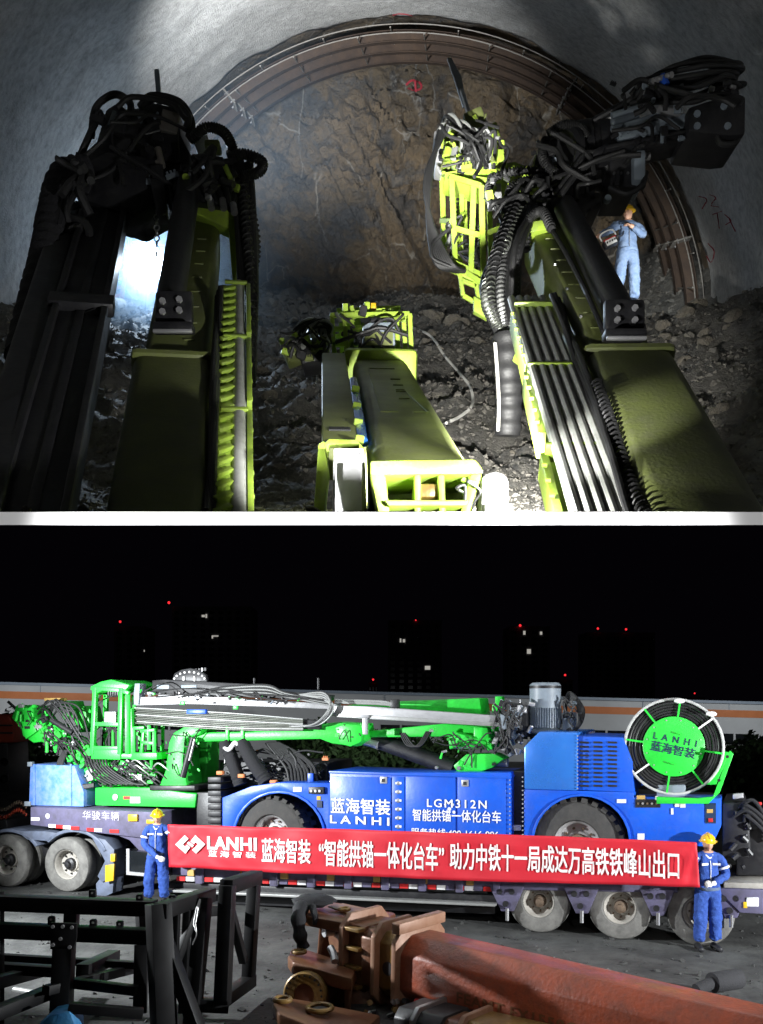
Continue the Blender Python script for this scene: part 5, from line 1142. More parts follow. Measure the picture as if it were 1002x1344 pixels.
# hose reel
rc0 = L(884, 980, .45)
fwd = (-WD+UD*.10+V((0, 0, .06))).normalized()
def ring(name, Rr, r, off, m, parent, seg=48): return build(MB().torus(rc0+fwd*off, fwd, Rr, r, seg, 8), name, m, parent)
rl = build(MB().lathe(rc0, fwd, [(.60, -.32), (.60, .18), (.58, .18), (.58, -.32)], 40, True), 'hose_reel', M['black'], rg)
ring('reel_rim', .745, .022, .22, M['reel_rim'], rl); ring('reel_rim', .745, .020, -.36, M['reel_rim'], rl)
for k in range(7):
    for q in range(3): ring('reel_hose', .46+.045*k, .023, .16-.14*q+.01*(k % 2), M['hose_gloss'], rl, 40)
hbp = build(MB().lathe(rc0, fwd, [(0, .245), (.455, .245), (.47, .235), (.47, .20), (0, .20)], 44), 'hub_plate', M['green'], rl)
rfx = frame(rc0, rc0+fwd)
for i in range(8):
    a = R(8+45*i); d = rfx.to_3x3() @ V((math.cos(a), 0, math.sin(a))); build(MB().bar(rc0+fwd*.225+d*.45, rc0+fwd*.225+d*.745, .028, .025, fwd), 'spoke', M['green' if i in (0, 1, 4, 5, 6, 2) else 'white'], rl)
for i in range(12):
    a = R(15+30*i); d = rfx.to_3x3() @ V((math.cos(a), 0, math.sin(a))); q = rc0+fwd*.243+d*.42; build(MB().cyl(q, q+fwd*.012, .013, seg=6), 'bolt', M['alu'], hbp)
gx = (V((0, 0, 1)).cross(fwd)).normalized(); gy = fwd.cross(gx); tl8 = R(-11); tx = gx*math.cos(tl8)+gy*math.sin(tl8); ty = gy*math.cos(tl8)-gx*math.sin(tl8)
def reeltxt(b, x0, y0, wd, h, bold, sp): text_on(b, rc0+fwd*.25+tx*x0+ty*y0, rc0+fwd*.25+tx*(x0+wd)+ty*y0, rc0+fwd*.25+tx*x0+ty*(y0+h), M['darkprint'], hbp, bold, sp)
reeltxt('LANHI', -.33, .06, .66, .10, .03, 2.0); reeltxt('蓝海智装', -.34, -.13, .68, .16, .03, 1.)
for x, y in ((0, .22), (-.02, -.26)): bx_ = build(MB().tube([rc0+fwd*.25+tx*(x-.08)+ty*y, rc0+fwd*.28+tx*x+ty*(y-.01), rc0+fwd*.25+tx*(x+.08)+ty*(y-.02)], .008, 6, 4), 'handle', M['green_dark'], hbp)
ply('reel_bracket', [(862, 1046), (916, 1048), (936, 1046), (958, 985), (963, 990), (945, 1040), (930, 1055), (862, 1055)], .0, .12, M['green'], rg, .01)
ply('reel_bracket', [(900, 1030), (940, 1030), (958, 988), (950, 986), (930, 1018), (905, 1026)], .75, .85, M['green'], rg, .01)
for x, y in ((955, 993), (944, 1024)): c = L(x, y, 0); build(MB().cyl(c, c-WD*.02, .025, seg=8), 'bracket_hole', M['black'], rg)
bx('reel_saddle', 862, 1030, 900, 1047, .2, .8, M['grey'], rg, .03)
for (x, y) in ((892, 920), (934, 937)): build(MB().ball(L(x, y, .18), .085, .05, .04, 10, 8, None, lambda d, q: q*(1+.25*noise.noise(d*3))), 'plastic_wrap', M['white'], rl)
# ---- green booms and feeds
G_, GD = M['green'], M['green_dark']
sl = ply('slew_base', [(125, 1034), (200, 1034), (246, 1041), (258, 1042), (256, 1060), (125, 1057)], .30, 1.7, G_, rg, .02)
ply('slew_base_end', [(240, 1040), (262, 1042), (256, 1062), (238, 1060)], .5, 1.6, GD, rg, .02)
hc_ = L(151, 1046.5, .28); build(MB().lathe(hc_, -WD, [(0, .005), (.055, .005), (.065, 0)], 18), 'port_hole', M['alu'], sl); bx('decal', 171, 1046, 184, 1054, .285, .3, M['whitetape'], sl, 0); bx('decal', 162, 1045, 171, 1049, .285, .3, M['redtape'], sl, 0)
bx('turntable', 196, 1031, 256, 1038, .25, 1.6, M['black'], rg, .02)
kn = ply('knuckle_post', [(222, 975), (228, 962), (244, 953), (266, 957), (262, 964), (243, 970), (240, 1000), (246, 1034), (209, 1033), (218, 1010)], .35, .95, G_, rg, .02)
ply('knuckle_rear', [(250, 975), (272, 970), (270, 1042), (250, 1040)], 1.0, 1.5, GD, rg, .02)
for x, y in ((224, 990), (228, 996)): c = L(x, y, .35); build(MB().cyl(c, c-WD*.03, .02, seg=8), 'bolt', M['black'], kn)
build(MB().cyl(L(254, 968, .3), L(240, 1020, .3), .06), 'post_cylinder', M['black'], kn); build(MB().cyl(L(256, 970, .28), L(249, 998, .28), .025), 'cylinder_rod', M['steel'], kn)
ba = ply('lower_boom', [(230, 968), (243, 962), (330, 960), (368, 957), (440, 948), (476, 950), (479, 972), (466, 980), (436, 976), (420, 970), (330, 972), (250, 974)], .45, 1.0, G_, rg, .025)
for x in (296, 316): bx('boom_clamp', x, 953, x+4, 975, .42, .46, G_, ba, .005)
ply('boom_foot', [(440, 955), (452, 950), (476, 952), (474, 974), (460, 980), (446, 976)], .36, .45, G_, ba, .015)
ub = ply('upper_boom', [(444, 928), (480, 922), (556, 919), (630, 916), (633, 940), (560, 940), (452, 942)], 1.1, 1.7, G_, rg, .025)
ply('boom_underside', [(478, 960), (580, 950), (660, 955), (660, 966), (480, 968)], .7, 1.2, G_, rg, .02)
ply('boom_stub', [(646, 925), (650, 924), (650, 914), (659, 914), (659, 930), (654, 937), (646, 936)], 1.0, 1.2, G_, rg, .01)
bb = ply('boom_bracket', [(622, 954), (640, 955), (643, 976), (630, 976), (622, 976)], .4, .9, G_, rg, .015)
ply('boom_bracket', [(588, 966), (600, 962), (648, 976), (648, 982), (600, 980), (590, 984)], .38, 1.1, G_, rg, .02)
ply('cylinder_lug', [(612, 990), (648, 989), (662, 996), (646, 1008), (628, 1014), (600, 1013), (595, 1005)], .35, .8, G_, rg, .02)
c = L(603, 1008, .35); build(MB().cyl(c, c-WD*.04, .035), 'pin', M['steel'], rg)
build(MB().cyl(L(592, 979, .5), L(648, 980, .5), .05), 'tilt_rod', M['steel'], rg); build(MB().cyl(L(648, 1001, .5), L(667, 1001, .5), .07), 'rod_end', M['grey_pipe'], rg)
build(MB().cyl(L(480, 966, .9), L(596, 1008, .9), .15), 'lift_cylinder', M['black'], rg); build(MB().cyl(L(478, 973, .75), L(496, 978, .75), .07), 'cylinder_end', M['alu'], rg)
# feed beam: pale alloy rail and its black carriage
fdm = ply('feed_rail', [(436, 926), (480, 927), (660, 940), (660, 952), (480, 944), (436, 940)], .30, .62, M['alu'], rg, .01)
ply('feed_groove', [(440, 936), (660, 949), (660, 954), (440, 941)], .28, .5, M['grey_pipe'], fdm, .006)
ply('rail_end', [(657, 937), (664, 940), (668, 955), (662, 958), (656, 954)], .26, .7, M['grey'], fdm, .01); ply('rail_shoe', [(664, 956), (674, 955), (676, 970), (662, 972)], .3, .8, M['grey'], fdm, .02)
bx('rail_clamp', 462, 938, 484, 942, .24, .66, M['alu'], fdm, .006); bx('rail_clamp', 476, 942, 482, 964, .24, .3, M['alu'], fdm, .006)
ply('rear_feed_rail', [(178, 915), (250, 913), (440, 924), (440, 931), (250, 924), (178, 926)], .32, .6, M['alu'], rg, .01)
ply('chain_cover', [(178, 930), (420, 946), (420, 958), (178, 948)], .36, .6, M['black'], rg, .01)
for i in range(10):
    y0 = 929+i*2.2; hose('feed_pipe', [(176, y0, .30+.02*(i % 3)), (300, y0+7+i*.2, .28+.02*(i % 3)), (398, y0+15-i*.6, .3)], .014, M['old_pipe' if i % 4 else 'grey_pipe'], rg, 7, 3)
tp = ply('top_plate', [(200, 893), (216, 892), (330, 898), (352, 906), (432, 912), (430, 920), (200, 910)], .34, .62, M['black'], rg, .01)
for x0, y0, x1, y1 in ((206, 899, 222, 904), (238, 899, 258, 904)): bx('slot', x0, y0, x1, y1, .33, .36, M['grey'], tp, .002)
ply('feed_bracket', [(177, 897), (184, 897), (182, 925), (174, 925)], .28, .5, M['grey'], rg, .01)
for i, q in enumerate(((208, 912, 262, 917), (232, 921, 280, 924), (300, 920, 352, 923), (270, 915, 300, 919))): bx('rail_pad', *q, .26, .32, M['alu'], fdm, .004)
for x, y in ((236, 920), (306, 926)): bx('lime_clip', x, y, x+6, y+5, .24, .28, G_, fdm, .004)
bx('blue_valve', 245, 931, 270, 937, .22, .3, M['blue'], fdm, .01)
dl = ply('angle_dial', [(226, 893), (229, 884), (238, 879), (250, 877), (262, 880), (270, 886), (272, 895)], .40, .48, M['black'], rg, .01)
for i in range(9):
    a = R(160-17.5*i); build(MB().ball(L(249+21*math.cos(a), 895-13*math.sin(a), .39), .022, .012, .022, 8, 6), 'dial_mark', M['print'], dl)
bx('dial_post', 240, 888, 242, 896, .37, .4, M['print'], dl, 0); bx('dial_post', 254, 888, 256, 896, .37, .4, M['print'], dl, 0)
for i in range(4): c = L(258+i*4, 882-i*.5, .45); build(MB().cyl(c, c+V((0, 0, .06)), .025, seg=6), 'dial_fitting', M['alu' if i == 2 else 'black'], dl)
for x in (334, 418): build(MB().cyl(L(x, 890, .5), L(x, 905, .5), .02), 'post', M['black'], rg)
for i in range(6): hose('hose', [(270, 906+i, .32), (300+i*3, 901+i*1.6, .24), (350, 899+i*2.2, .24), (372, 908+i*1.2, .28), (400, 914+i, .3), (432, 918+i*1.5, .3)], .017, M['grey_pipe' if i % 2 else 'rubber'], rg)
for i in range(12):
    k = rnd.uniform(-5, 5); hose('hose', [(398+k, 912, .3), (424, 908+i*.9, .22), (436+k*.5, 922+i*.5, .18), (430+k, 940, .2), (412+k, 952, .26), (380, 952+k*.4, .3)], .015, M['grey_pipe' if i % 3 else 'rubber'], rg)
for i in range(2): hose('feed_cable', [(440, 919+i*3, .5), (500, 921+i*3, .5), (520, 925+i*2, .5)], .025, M['grey_pipe'], rg)
bx('pulley_block', 512, 918, 522, 930, .45, .6, M['black'], rg, .02)
for i in range(4): hose('hose', [(525+i*2, 962, .7), (534+i*3, 978, .65), (548+i*2, 978, .65), (560+i*2, 960, .7)], .014, M['rubber'], rg)
# hoses and sleeves behind the front wheel
for a in ([(296, 974, .5), (306, 1000, .45), (316, 1030, .45)], [(318, 974, .5), (332, 1000, .4), (350, 1026, .4)]):
    q = smooth_path([L(*p) for p in a], 12); build(MB().tube(q, lambda t: .13*(1+.05*math.sin(t*70)), 14, 1), 'hose_sleeve', M['black_matt'], rg)
build(MB().tube([L(292, 978, .42), L(300, 984, .36), L(308, 975, .36), L(312, 977, .4)], .04, 8, 5), 'hose_clamp', M['white'], rg)
for i in range(9): hose('hose', [(350+i*2, 975, .8), (362+i*4, 990, .7), (376+i*4.5, 1006+rnd.uniform(-4, 4), .65), (380+i*4.5, 1026, .6)], .03, M['rubber'], rg)
for i in range(8): hose('hose', [(372+i*3, 1000, 1.0), (394+i*3, 998+i, .9), (412+i*1.5, 1012, .8), (418-i*2, 1028, .8)], .022, M['rubber'], rg)
for x, y in ((312, 1016), (284, 1012), (354, 1024)): bx('orange_cap', x, y, x+8, y+5, .3, .4, M['orange'], rg, .01)
bx('blue_post', 404, 1015, 411, 1028, .5, .55, M['blue'], rg, .005)
bx('equipment_deck', 288, 1000, 430, 1034, 1.0, 2.2, M['black'], rg, .02)
bx('dark_core', 180, 985, 260, 1034, 1.3, 1.9, M['black'], rg, .02)
# ---- work basket
kb = bx('basket', 120, 989, 174, 996, .2, 1.3, G_, rg, .01)
for x0, y0, x1, y1, w in ((126, 902, 122, 990, .2), (160, 903, 158, 990, .2), (168, 912, 168, 990, .2), (140, 902, 138, 988, 1.2), (172, 930, 174, 996, .25), (176, 912, 176, 990, 1.2)): build(MB().bar(L(x0, y0, w), L(x1, y1, w), .085, .085), 'basket_post', G_, kb, True, .006)
for x0, y0, x1, y1, w in ((121, 903, 162, 906, .2), (123, 950, 160, 951, .2), (121, 982, 160, 982, .2), (160, 906, 170, 910, .2)): build(MB().bar(L(x0, y0, w), L(x1, y1, w), .075, .075), 'basket_rail', G_, kb, True, .006)
ply('basket_roof', [(120, 901), (132, 895), (146, 892), (170, 899), (163, 908), (140, 904), (122, 912)], .18, 1.3, G_, kb, .01)
ply('toe_plate', [(121, 979), (158, 980), (158, 997), (120, 996)], .17, .2, G_, kb, .005)
bx('control_panel', 136, 934, 152, 950, .4, .5, M['alu'], kb, .01)
for i in range(6): bx('coiled_lead', 141+i*3, 902, 143+i*3, 913, .3, .34, M['black'], kb, .003)
for i in range(5): build(MB().cyl(L(134+i*5, 958, .5), L(134+i*5, 980, .5), .035, seg=10), 'bottle', M['green_dark' if i % 2 else 'black'], kb)
k2 = bx('side_basket', 172, 988, 206, 997, .2, 1.2, G_, rg, .01)
for x0, y0, x1, y1, w in ((176, 955, 176, 990, .25), (189, 958, 186, 990, .25), (203, 960, 203, 992, .25), (196, 952, 196, 984, .25), (184, 945, 184, 985, .9), (205, 946, 205, 990, .9), (214, 945, 214, 1010, 1.0)): build(MB().bar(L(x0, y0, w), L(x1, y1, w), .06, .06), 'basket_post', G_, k2, True, .005)
for x0, y0, x1, y1, w in ((186, 960, 204, 958, .25), (186, 974, 203, 976, .25), (172, 956, 190, 955, .25), (176, 940, 214, 944, .9)): build(MB().bar(L(x0, y0, w), L(x1, y1, w), .06, .06), 'basket_rail', G_, k2, True, .005)
# ---- drilling head at the left end
hd = ply('head_block', [(15, 942), (22, 925), (38, 930), (52, 950), (66, 960), (64, 972), (44, 975), (30, 966), (28, 956)], .45, 1.1, G_, rg, .02)
ply('head_cap', [(27, 948), (40, 944), (48, 960), (34, 970)], .38, .45, G_, hd, .01); ply('head_side', [(36, 930), (42, 926), (44, 944), (38, 946)], .40, .9, G_, hd, .01)
ply('head_arm', [(50, 952), (70, 950), (88, 966), (108, 976), (112, 990), (96, 990), (70, 978), (52, 968)], .5, 1.0, G_, rg, .02)
ply('head_arm', [(66, 970), (90, 976), (124, 1004), (124, 1020), (110, 1016), (92, 1000)], .5, 1.1, G_, rg, .02)
ply('lower_frame', [(96, 998), (116, 996), (150, 1004), (190, 1000), (200, 1010), (180, 1022), (150, 1018), (120, 1026), (104, 1018)], .5, 1.4, G_, rg, .02)
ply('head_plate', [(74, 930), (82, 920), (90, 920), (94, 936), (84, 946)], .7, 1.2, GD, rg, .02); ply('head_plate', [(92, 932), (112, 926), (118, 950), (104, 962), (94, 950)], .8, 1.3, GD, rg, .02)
ply('frame_plate', [(112, 1012), (120, 1008), (122, 1024), (114, 1026)], .44, .5, M['alu'], rg, .01)
bx('wooden_wedge', 58, 916, 80, 920, .6, .8, M['wood'], rg, .01)
build(MB().cyl(L(11, 921, .7), L(21, 930, .7), .03), 'drill_bit', M['black'], rg); build(MB().cyl(L(68, 945, .42), L(96, 962, .42), .06), 'head_cylinder', M['black'], rg)
for i in range(11):
    x = rnd.uniform(44, 70); y = rnd.uniform(922, 940); xe = rnd.uniform(84, 122); hose('hose', [(x, y+8, .55), (x+rnd.uniform(6, 18), 918+rnd.uniform(-3, 18), .4), (x+rnd.uniform(26, 44), 926+rnd.uniform(-4, 26), .4), (xe, 966+rnd.uniform(-14, 22), .45)], .019, M['rubber'], rg)
for i in range(7):
    x = rnd.uniform(60, 110); hose('hose', [(x, 960+rnd.uniform(-10, 10), .5), (x+rnd.uniform(5, 15), 975+rnd.uniform(-6, 10), .42), (x+22, 990+rnd.uniform(0, 16), .42), (x+rnd.uniform(20, 50), 1012+rnd.uniform(-5, 10), .5)], .02, M['rubber'], rg)
for i in range(4): hose('hose', [(84+i*1.5, 985, .4), (76+i*2, 1006, .3), (84+i*2, 1026, .28), (104, 1034-i, .3), (124, 1032-i, .35)], .03, M['rubber'], rg)
for i in range(24): x, y = rnd.uniform(44, 130), 0; y = 940+(x-44)*.75+rnd.uniform(-10, 10); c = L(x, y, .44); build(MB().cyl(c, c+V((rnd.uniform(-.08, .08), 0, rnd.uniform(-.08, .08))), .025, seg=8), 'fitting', M['alu' if i % 2 else 'green'], rg)
for i in range(16): x = rnd.uniform(150, 205); y = rnd.uniform(1000, 1030); hose('hose', [(x, y, .4), (x+8, y-8, .34), (x+18, y-2, .34), (x+28, y+6, .4)], .018, M['rubber' if i % 3 else 'grey_pipe'], rg)
for i in range(8): hose('hose', [(110+i*4, 992, .3), (116+i*4, 1008, .26), (124+i*7, 1020+i, .28), (140+i*7, 1030, .3)], .02, M['rubber'], rg)

def yclutter(parent, x0, y0, x1, y1, w0, w1, n, seed, ms, hoses=6, hr=.018, size=(.03, .10), slope=0.):
    rnd = random.Random(seed)
    for i in range(n):
        t = rnd.random(); x = x0+(x1-x0)*t; y = y0+(y1-y0)*rnd.random()+slope*t; s = rnd.uniform(*size); m = M[ms[int(rnd.random()**1.5*len(ms))]]
        mt = Matrix.Translation(L(x, y, rnd.uniform(w0, w1))) @ Matrix.Rotation(-R(20.9), 4, 'Z') @ Matrix.Rotation(rnd.choice((-.6, -.3, 0, 0, .3, .75)), 4, 'Y'); k = i % 4
        if k == 0: build(MB().box(mt, s*rnd.uniform(.8, 1.8), s*.6, s*rnd.uniform(.5, 1.4)), 'bracket', m, parent, True, s*.08, False, 1)
        elif k == 1: build(MB().cyl(mt @ V((0, 0, -s*.8)), mt @ V((0, 0, s*.8)), s*.26, seg=10), 'fitting', m, parent)
        elif k == 2: build(MB().lathe(mt @ V((0, 0, 0)), -WD, [(0, s*.3), (s*.35, s*.3), (s*.4, s*.2), (s*.4, -s*.4)], 12), 'cap', m, parent)
        else:
            mb = MB().box(mt, s*1.2, s*.5, s*.5)
            for q in (-.35, .0, .35): mb.cyl(mt @ V((q*s, 0, s*.2)), mt @ V((q*s, 0, s*.6)), s*.12, seg=6)
            build(mb, 'valve', m, parent)
    for i in range(hoses):
        x, y = rnd.uniform(x0, x1), rnd.uniform(y0, y1); x2, y2 = rnd.uniform(x0, x1), rnd.uniform(y0, y1); p = []
        for t in (0, .33, .66, 1):
            b = math.sin(math.pi*t); p.append((x+(x2-x)*t+b*rnd.uniform(-8, 8), y+(y2-y)*t-b*rnd.uniform(-4, 16)+slope*((x+(x2-x)*t-x0)/(x1-x0)), rnd.uniform(w0-.06, w0)))
        hose('hose', p, hr*rnd.uniform(.7, 1.3), M['rubber'], parent)
yclutter(rg, 20, 924, 62, 958, .36, .44, 22, 61, ('green', 'green', 'green_dark', 'black', 'alu'), 4, .015, (.05, .13))
yclutter(rg, 50, 945, 124, 975, .40, .5, 40, 62, ('green', 'green_dark', 'black', 'alu', 'green'), 7, .016, (.04, .14), 40)
yclutter(rg, 112, 1000, 206, 1030, .36, .48, 46, 63, ('green', 'black', 'green_dark', 'alu', 'rubber'), 10, .016, (.04, .13))
yclutter(rg, 120, 910, 172, 985, .5, 1.1, 24, 64, ('green_dark', 'black', 'green', 'alu'), 8, .014, (.04, .12))
yclutter(rg, 176, 946, 222, 1008, .5, 1.0, 22, 65, ('green_dark', 'green', 'black'), 8, .015, (.04, .12))
yclutter(rg, 182, 906, 432, 914, .22, .32, 34, 66, ('black', 'grey', 'alu', 'green'), 5, .012, (.03, .07), 12)
yclutter(rg, 290, 985, 428, 1022, .7, .95, 26, 67, ('black', 'black', 'alu', 'orange'), 14, .02, (.04, .10))
yclutter(rg, 646, 918, 692, 990, .3, .55, 46, 68, ('black', 'grey', 'alu', 'steel'), 16, .016, (.04, .12))
yclutter(rg, 740, 918, 760, 962, .7, .9, 14, 69, ('black', 'grey', 'alu'), 6, .016, (.03, .08))
yclutter(rg, 560, 955, 650, 1010, .32, .4, 22, 70, ('green', 'green_dark', 'black', 'steel'), 6, .012, (.03, .08))
yclutter(rg, 216, 960, 262, 1036, .32, .38, 10, 71, ('green', 'green_dark', 'black'), 5, .012, (.03, .07))
yclutter(rg, 440, 950, 476, 975, .34, .38, 8, 72, ('green', 'green_dark', 'black'), 1, .012, (.03, .07))
# ---- banner and its two bearers
BW = -.40
BU0, BU1 = (L(221, 1110, BW)-O0).dot(UD), (L(916, 1135, BW)-O0).dot(UD)
BZ = [L(220, 1082, BW).z, L(222, 1138, BW).z, L(915, 1105, BW).z, L(919, 1164, BW).z]
def bz(q):
    u = (q-O0).dot(UD); z = q.z; s = max(0, min(1, (u-BU0)/(BU1-BU0))); zt = BZ[0]+(BZ[2]-BZ[0])*s; zb = BZ[1]+(BZ[3]-BZ[1])*s; t = max(0, min(1, (zt-z)/(zt-zb)))
    r_a = math.atan2((t if s > .5 else 1-t)+.08, min(s, 1-s)*16+.02); q = q-WD*(.028*(max(0, 1-(1-s)*10) if s > .5 else max(0, 1-s*14)*.7)*abs(math.sin(r_a*7)))
    return q-WD*(.026*math.sin(u*1.7+z*1.2)+.013*math.sin(u*5.1-z*3)+.016*noise.noise(V((u*2.2+z*2.5, z*5, 0)))+.010*(.5-abs(noise.noise(V((u*1.1, z*7-u*.7, 4))))))
bn = thing('banner', L(560, 1165, BW), 'long red cloth banner with white lettering held in front of the machine by two workers', 'banner'); 
mb = MB(); NU, NV = 220, 14
for i in range(NU+1):
    s = i/NU
    for k in range(NV+1):
        t = k/NV; top = (220+695*s, 1082+23*s-1.5*math.sin(math.pi*s)); bot = (222+697*s, 1138+26*s+3*math.sin(math.pi*s))
        x, y = top[0]+(bot[0]-top[0])*t, top[1]+(bot[1]-top[1])*t; q = bz(L(x, y, BW))
        mb.v.append(q)
w_ = NV+1
for i in range(NU):
    for k in range(NV): mb.f.append((i*w_+k, i*w_+k+1, (i+1)*w_+k+1, (i+1)*w_+k))
cl_ = build(mb, 'cloth', M['banner'], bn, True, angle=80); cl_.modifiers.new('thick', 'SOLIDIFY').thickness = .003
def btxt(b, x0, yb0, x1, yb1, h, bold=0., sp=1., h1=None): 
    p00, p10, p01 = L(x0, yb0, BW), L(x1, yb1, BW), L(x0, yb0-h, BW); text_on(b, p00, p10, p01, M['print'], bn, bold, sp, V((0, 0, 0)), lambda q: bz(q)-WD*.014)
btxt('LANHI', 273, 1114, 338, 1116, 16, .055, 1.05)
btxt('蓝海智装', 274, 1124, 337, 1126, 8, .02, 1.55)
btxt('蓝海智装', 345, 1131, 408, 1133.5, 31, .028)
btxt('“智能拱锚一体化台车”', 419, 1136, 584, 1142.5, 34, .028)
btxt('助力中铁十一局成达万高铁铁峰山出口', 592, 1140, 892, 1153, 34, .028)
def logo():
    # two interlocked angular bands forming a tilted double square
    cx, cy, s = 251, 1108, 9.4; mb = MB()
    def pg(pts): mb.add([bz(L(cx+x*s, cy-y*s*.92, BW))-WD*.03 for x, y in pts], [tuple(range(len(pts)))])
    half = [(-2.05, 0), (-.72, 1.4), (-.20, .86), (-1.06, 0), (-.74, -.34), (-.46, -.04), (-.06, -.48), (-.72, -1.4)]
    pg(half); pg([(-x, -y) for x, y in half])
    pg([(-.46, .16), (-.20, .44), (.46, -.16), (.20, -.44)])
    build(mb, 'emblem', M['print'], bn, False)
logo()
pl_ = G(207, 1187); pr_ = G(929, 1247)
person(pl_, -.10, {'ell': (-.25, -.06, 1.13), 'wrl': (.10, -.30, .93), 'hdl': (.3, -.34, .88), 'elr': (.34, .02, 1.20), 'wrr': (.30, -.20, 1.36), 'hdr': (.30, -.32, 1.42), 'pnl': (.1, .7, -.4), 'pnr': (0, -.2, -1), 'knl': (-.15, -.05, .49), 'anl': (-.17, .03, .12)},
       'worker in blue overalls and yellow helmet holding the left end of the banner', M['workblue'], M['workblue'], M['glove'], True, (.22, .10), 1.0)
person(pr_, .05, {'ell': (-.31, .04, 1.20), 'wrl': (-.26, -.10, 1.36), 'hdl': (-.25, -.18, 1.45), 'elr': (.285, -.04, 1.14), 'wrr': (-.01, -.28, 1.07), 'hdr': (-.20, -.31, 1.04), 'pnl': (0, -.2, -1), 'pnr': (0, .7, -.4)},
       'worker in blue overalls and yellow helmet holding the right end of the banner', M['workblue'], M['workblue'], M['glove'], True, (-.08, .05), .98)
# the tunnel worker
tw = P(824, 402, 18.2)
pw = person(tw, .0, {'pelvis': (0, 0, .96), 'shl': (-.19, -.05, 1.42), 'ell': (-.36, -.16, 1.26), 'wrl': (-.55, -.26, 1.13), 'hdl': (-.62, -.30, 1.08), 'elr': (.28, -.04, 1.22), 'wrr': (.02, -.24, 1.30), 'hdr': (-.08, -.27, 1.33), 'pnl': (.2, 0, -1), 'pnr': (0, .4, -1), 'knl': (-.16, -.10, .50), 'anl': (-.20, -.02, .12)},
       'worker in denim jacket and yellow helmet standing on the rubble with a remote control box', M['denim'], M['denim'], M['skin'], False, (-.55, .1), .9, True, 1.04)
rcx = thing('remote_control', tw+V((-.42, -.30, .92)), 'small red and white radio remote box hanging in front of the tunnel worker', 'remote control')
b0 = tw+V((-.40, -.34, 1.0)); mr = Matrix.Translation(b0) @ Matrix.Rotation(-.45, 4, 'Y')
build(MB().box(mr, .26, .15, .13), 'case', M['black'], rcx, True, .02); build(MB().box(mr @ Matrix.Translation((0, -.082, .0)), .20, .01, .10), 'face_plate', M['white'], rcx, True, .003); build(MB().box(mr @ Matrix.Translation((.0, -.079, .055)), .24, .01, .03), 'red_band', M['redtape'], rcx, True, .003)
build(MB().tube([mr @ V((-.14, -.05, .08)), mr @ V((-.13, -.06, .18)), mr @ V((.0, -.06, .21)), mr @ V((.12, -.06, .18)), mr @ V((.14, -.05, .08))], .014, 8, 5), 'handle', M['white'], rcx)
for i in range(4): c = mr @ V((-.08+.05*i, -.09, .0)); build(MB().cyl(c, c+V((0, -.03, 0)), .014, seg=8), 'joystick', M['black'], rcx)
build(MB().tube([mr @ V((.14, 0, .08)), tw+V((-.12, -.14, 1.25)), tw+V((-.08, -.04, 1.50)), tw+V((-.03, .10, 1.48))], .012, 6, 6), 'strap', M['black'], rcx)
# ------------------------------------------------------------------ foreground of the yard
FY = .89
def Yb(name, a, b, w, m, parent, h=None, bevel=.008): return build(MB().bar(P(a[0], a[1], a[2]*FY), P(b[0], b[1], b[2]*FY), w*FY, (h or w)*FY), name, m, parent, True, bevel)
fm = thing('welded_stand', V((-2.4, 11.4, 0)), 'black welded steel frame of square tube standing in front of the banner at left', 'steel frame')
BK = M['frame_black']
# long left bay: two rails, posts, lower cross members
Yb('rail', (-40, 1183, 13.4), (204, 1192, 12.9), .20, BK, fm); Yb('rail', (-40, 1219, 13.2), (200, 1229, 12.7), .19, BK, fm)
Yb('post', (95, 1190, 13.1), (93, 1232, 13.1), .17, BK, fm); Yb('post', (86, 1212, 12.6), (80, 1348, 12.4), .24, BK, fm); Yb('post', (3, 1170, 13.4), (3, 1344, 13.0), .06, BK, fm)
Yb('corner_post', (208, 1186, 12.5), (216, 1362, 12.3), .27, BK, fm)
Yb('corner_post', (186, 1183, 13.6), (190, 1240, 13.5), .16, BK, fm)
pl = build(MB().prism([P(66, 1211, 10.9), P(101, 1212, 10.9), P(101, 1232, 10.9), P(96, 1246, 10.9), P(66, 1246, 10.9)], (0, .03, 0)), 'gusset_plate', BK, fm, True, .006)
for x, y in ((70, 1216), (83, 1216), (95, 1217), (70, 1240), (92, 1243), (80, 1232)): c = P(x, y, 10.9); build(MB().cyl(c, c-V((0, .02, 0)), .02, seg=8), 'bolt', M['alu'], pl)
for x, y, h in ((67, 1203, 11), (122, 1207, 10), (157, 1209, 10), (121, 1168, 10), (183, 1174, 8), (226, 1175, 6)):
    c = build(MB().prism([P(x-4.5, y+h, 11.5), P(x+4.5, y+h, 11.5), P(x+4.5, y+1.5, 11.5), P(x+3, y, 11.5), P(x-3, y, 11.5), P(x-4.5, y+1.5, 11.5)], (0, .05, 0)), 'lug', BK, fm, True, .004)
    q = P(x, y+4, 11.5); build(MB().cyl(q, q-V((0, .004, 0)), .014, seg=8), 'lug_hole', M['grey_pipe'], c)
for a, b, w in (((-30, 1296, 12.4), (76, 1268, 14.4), .16), ((-30, 1268, 13.6), (90, 1276, 13.2), .14), ((96, 1290, 12.6), (180, 1300, 12.5), .12), ((90, 1322, 12.0), (188, 1330, 12.2), .12), ((60, 1300, 12.2), (172, 1272, 13.8), .12), ((-20, 1336, 11.6), (70, 1300, 12.6), .16), ((108, 1275, 13.0), (150, 1255, 14.2), .18), ((186, 1240, 12.8), (184, 1330, 12.6), .17), ((-40, 1254, 13.8), (200, 1268, 13.6), .10)): Yb('brace', a, b, w, BK, fm)
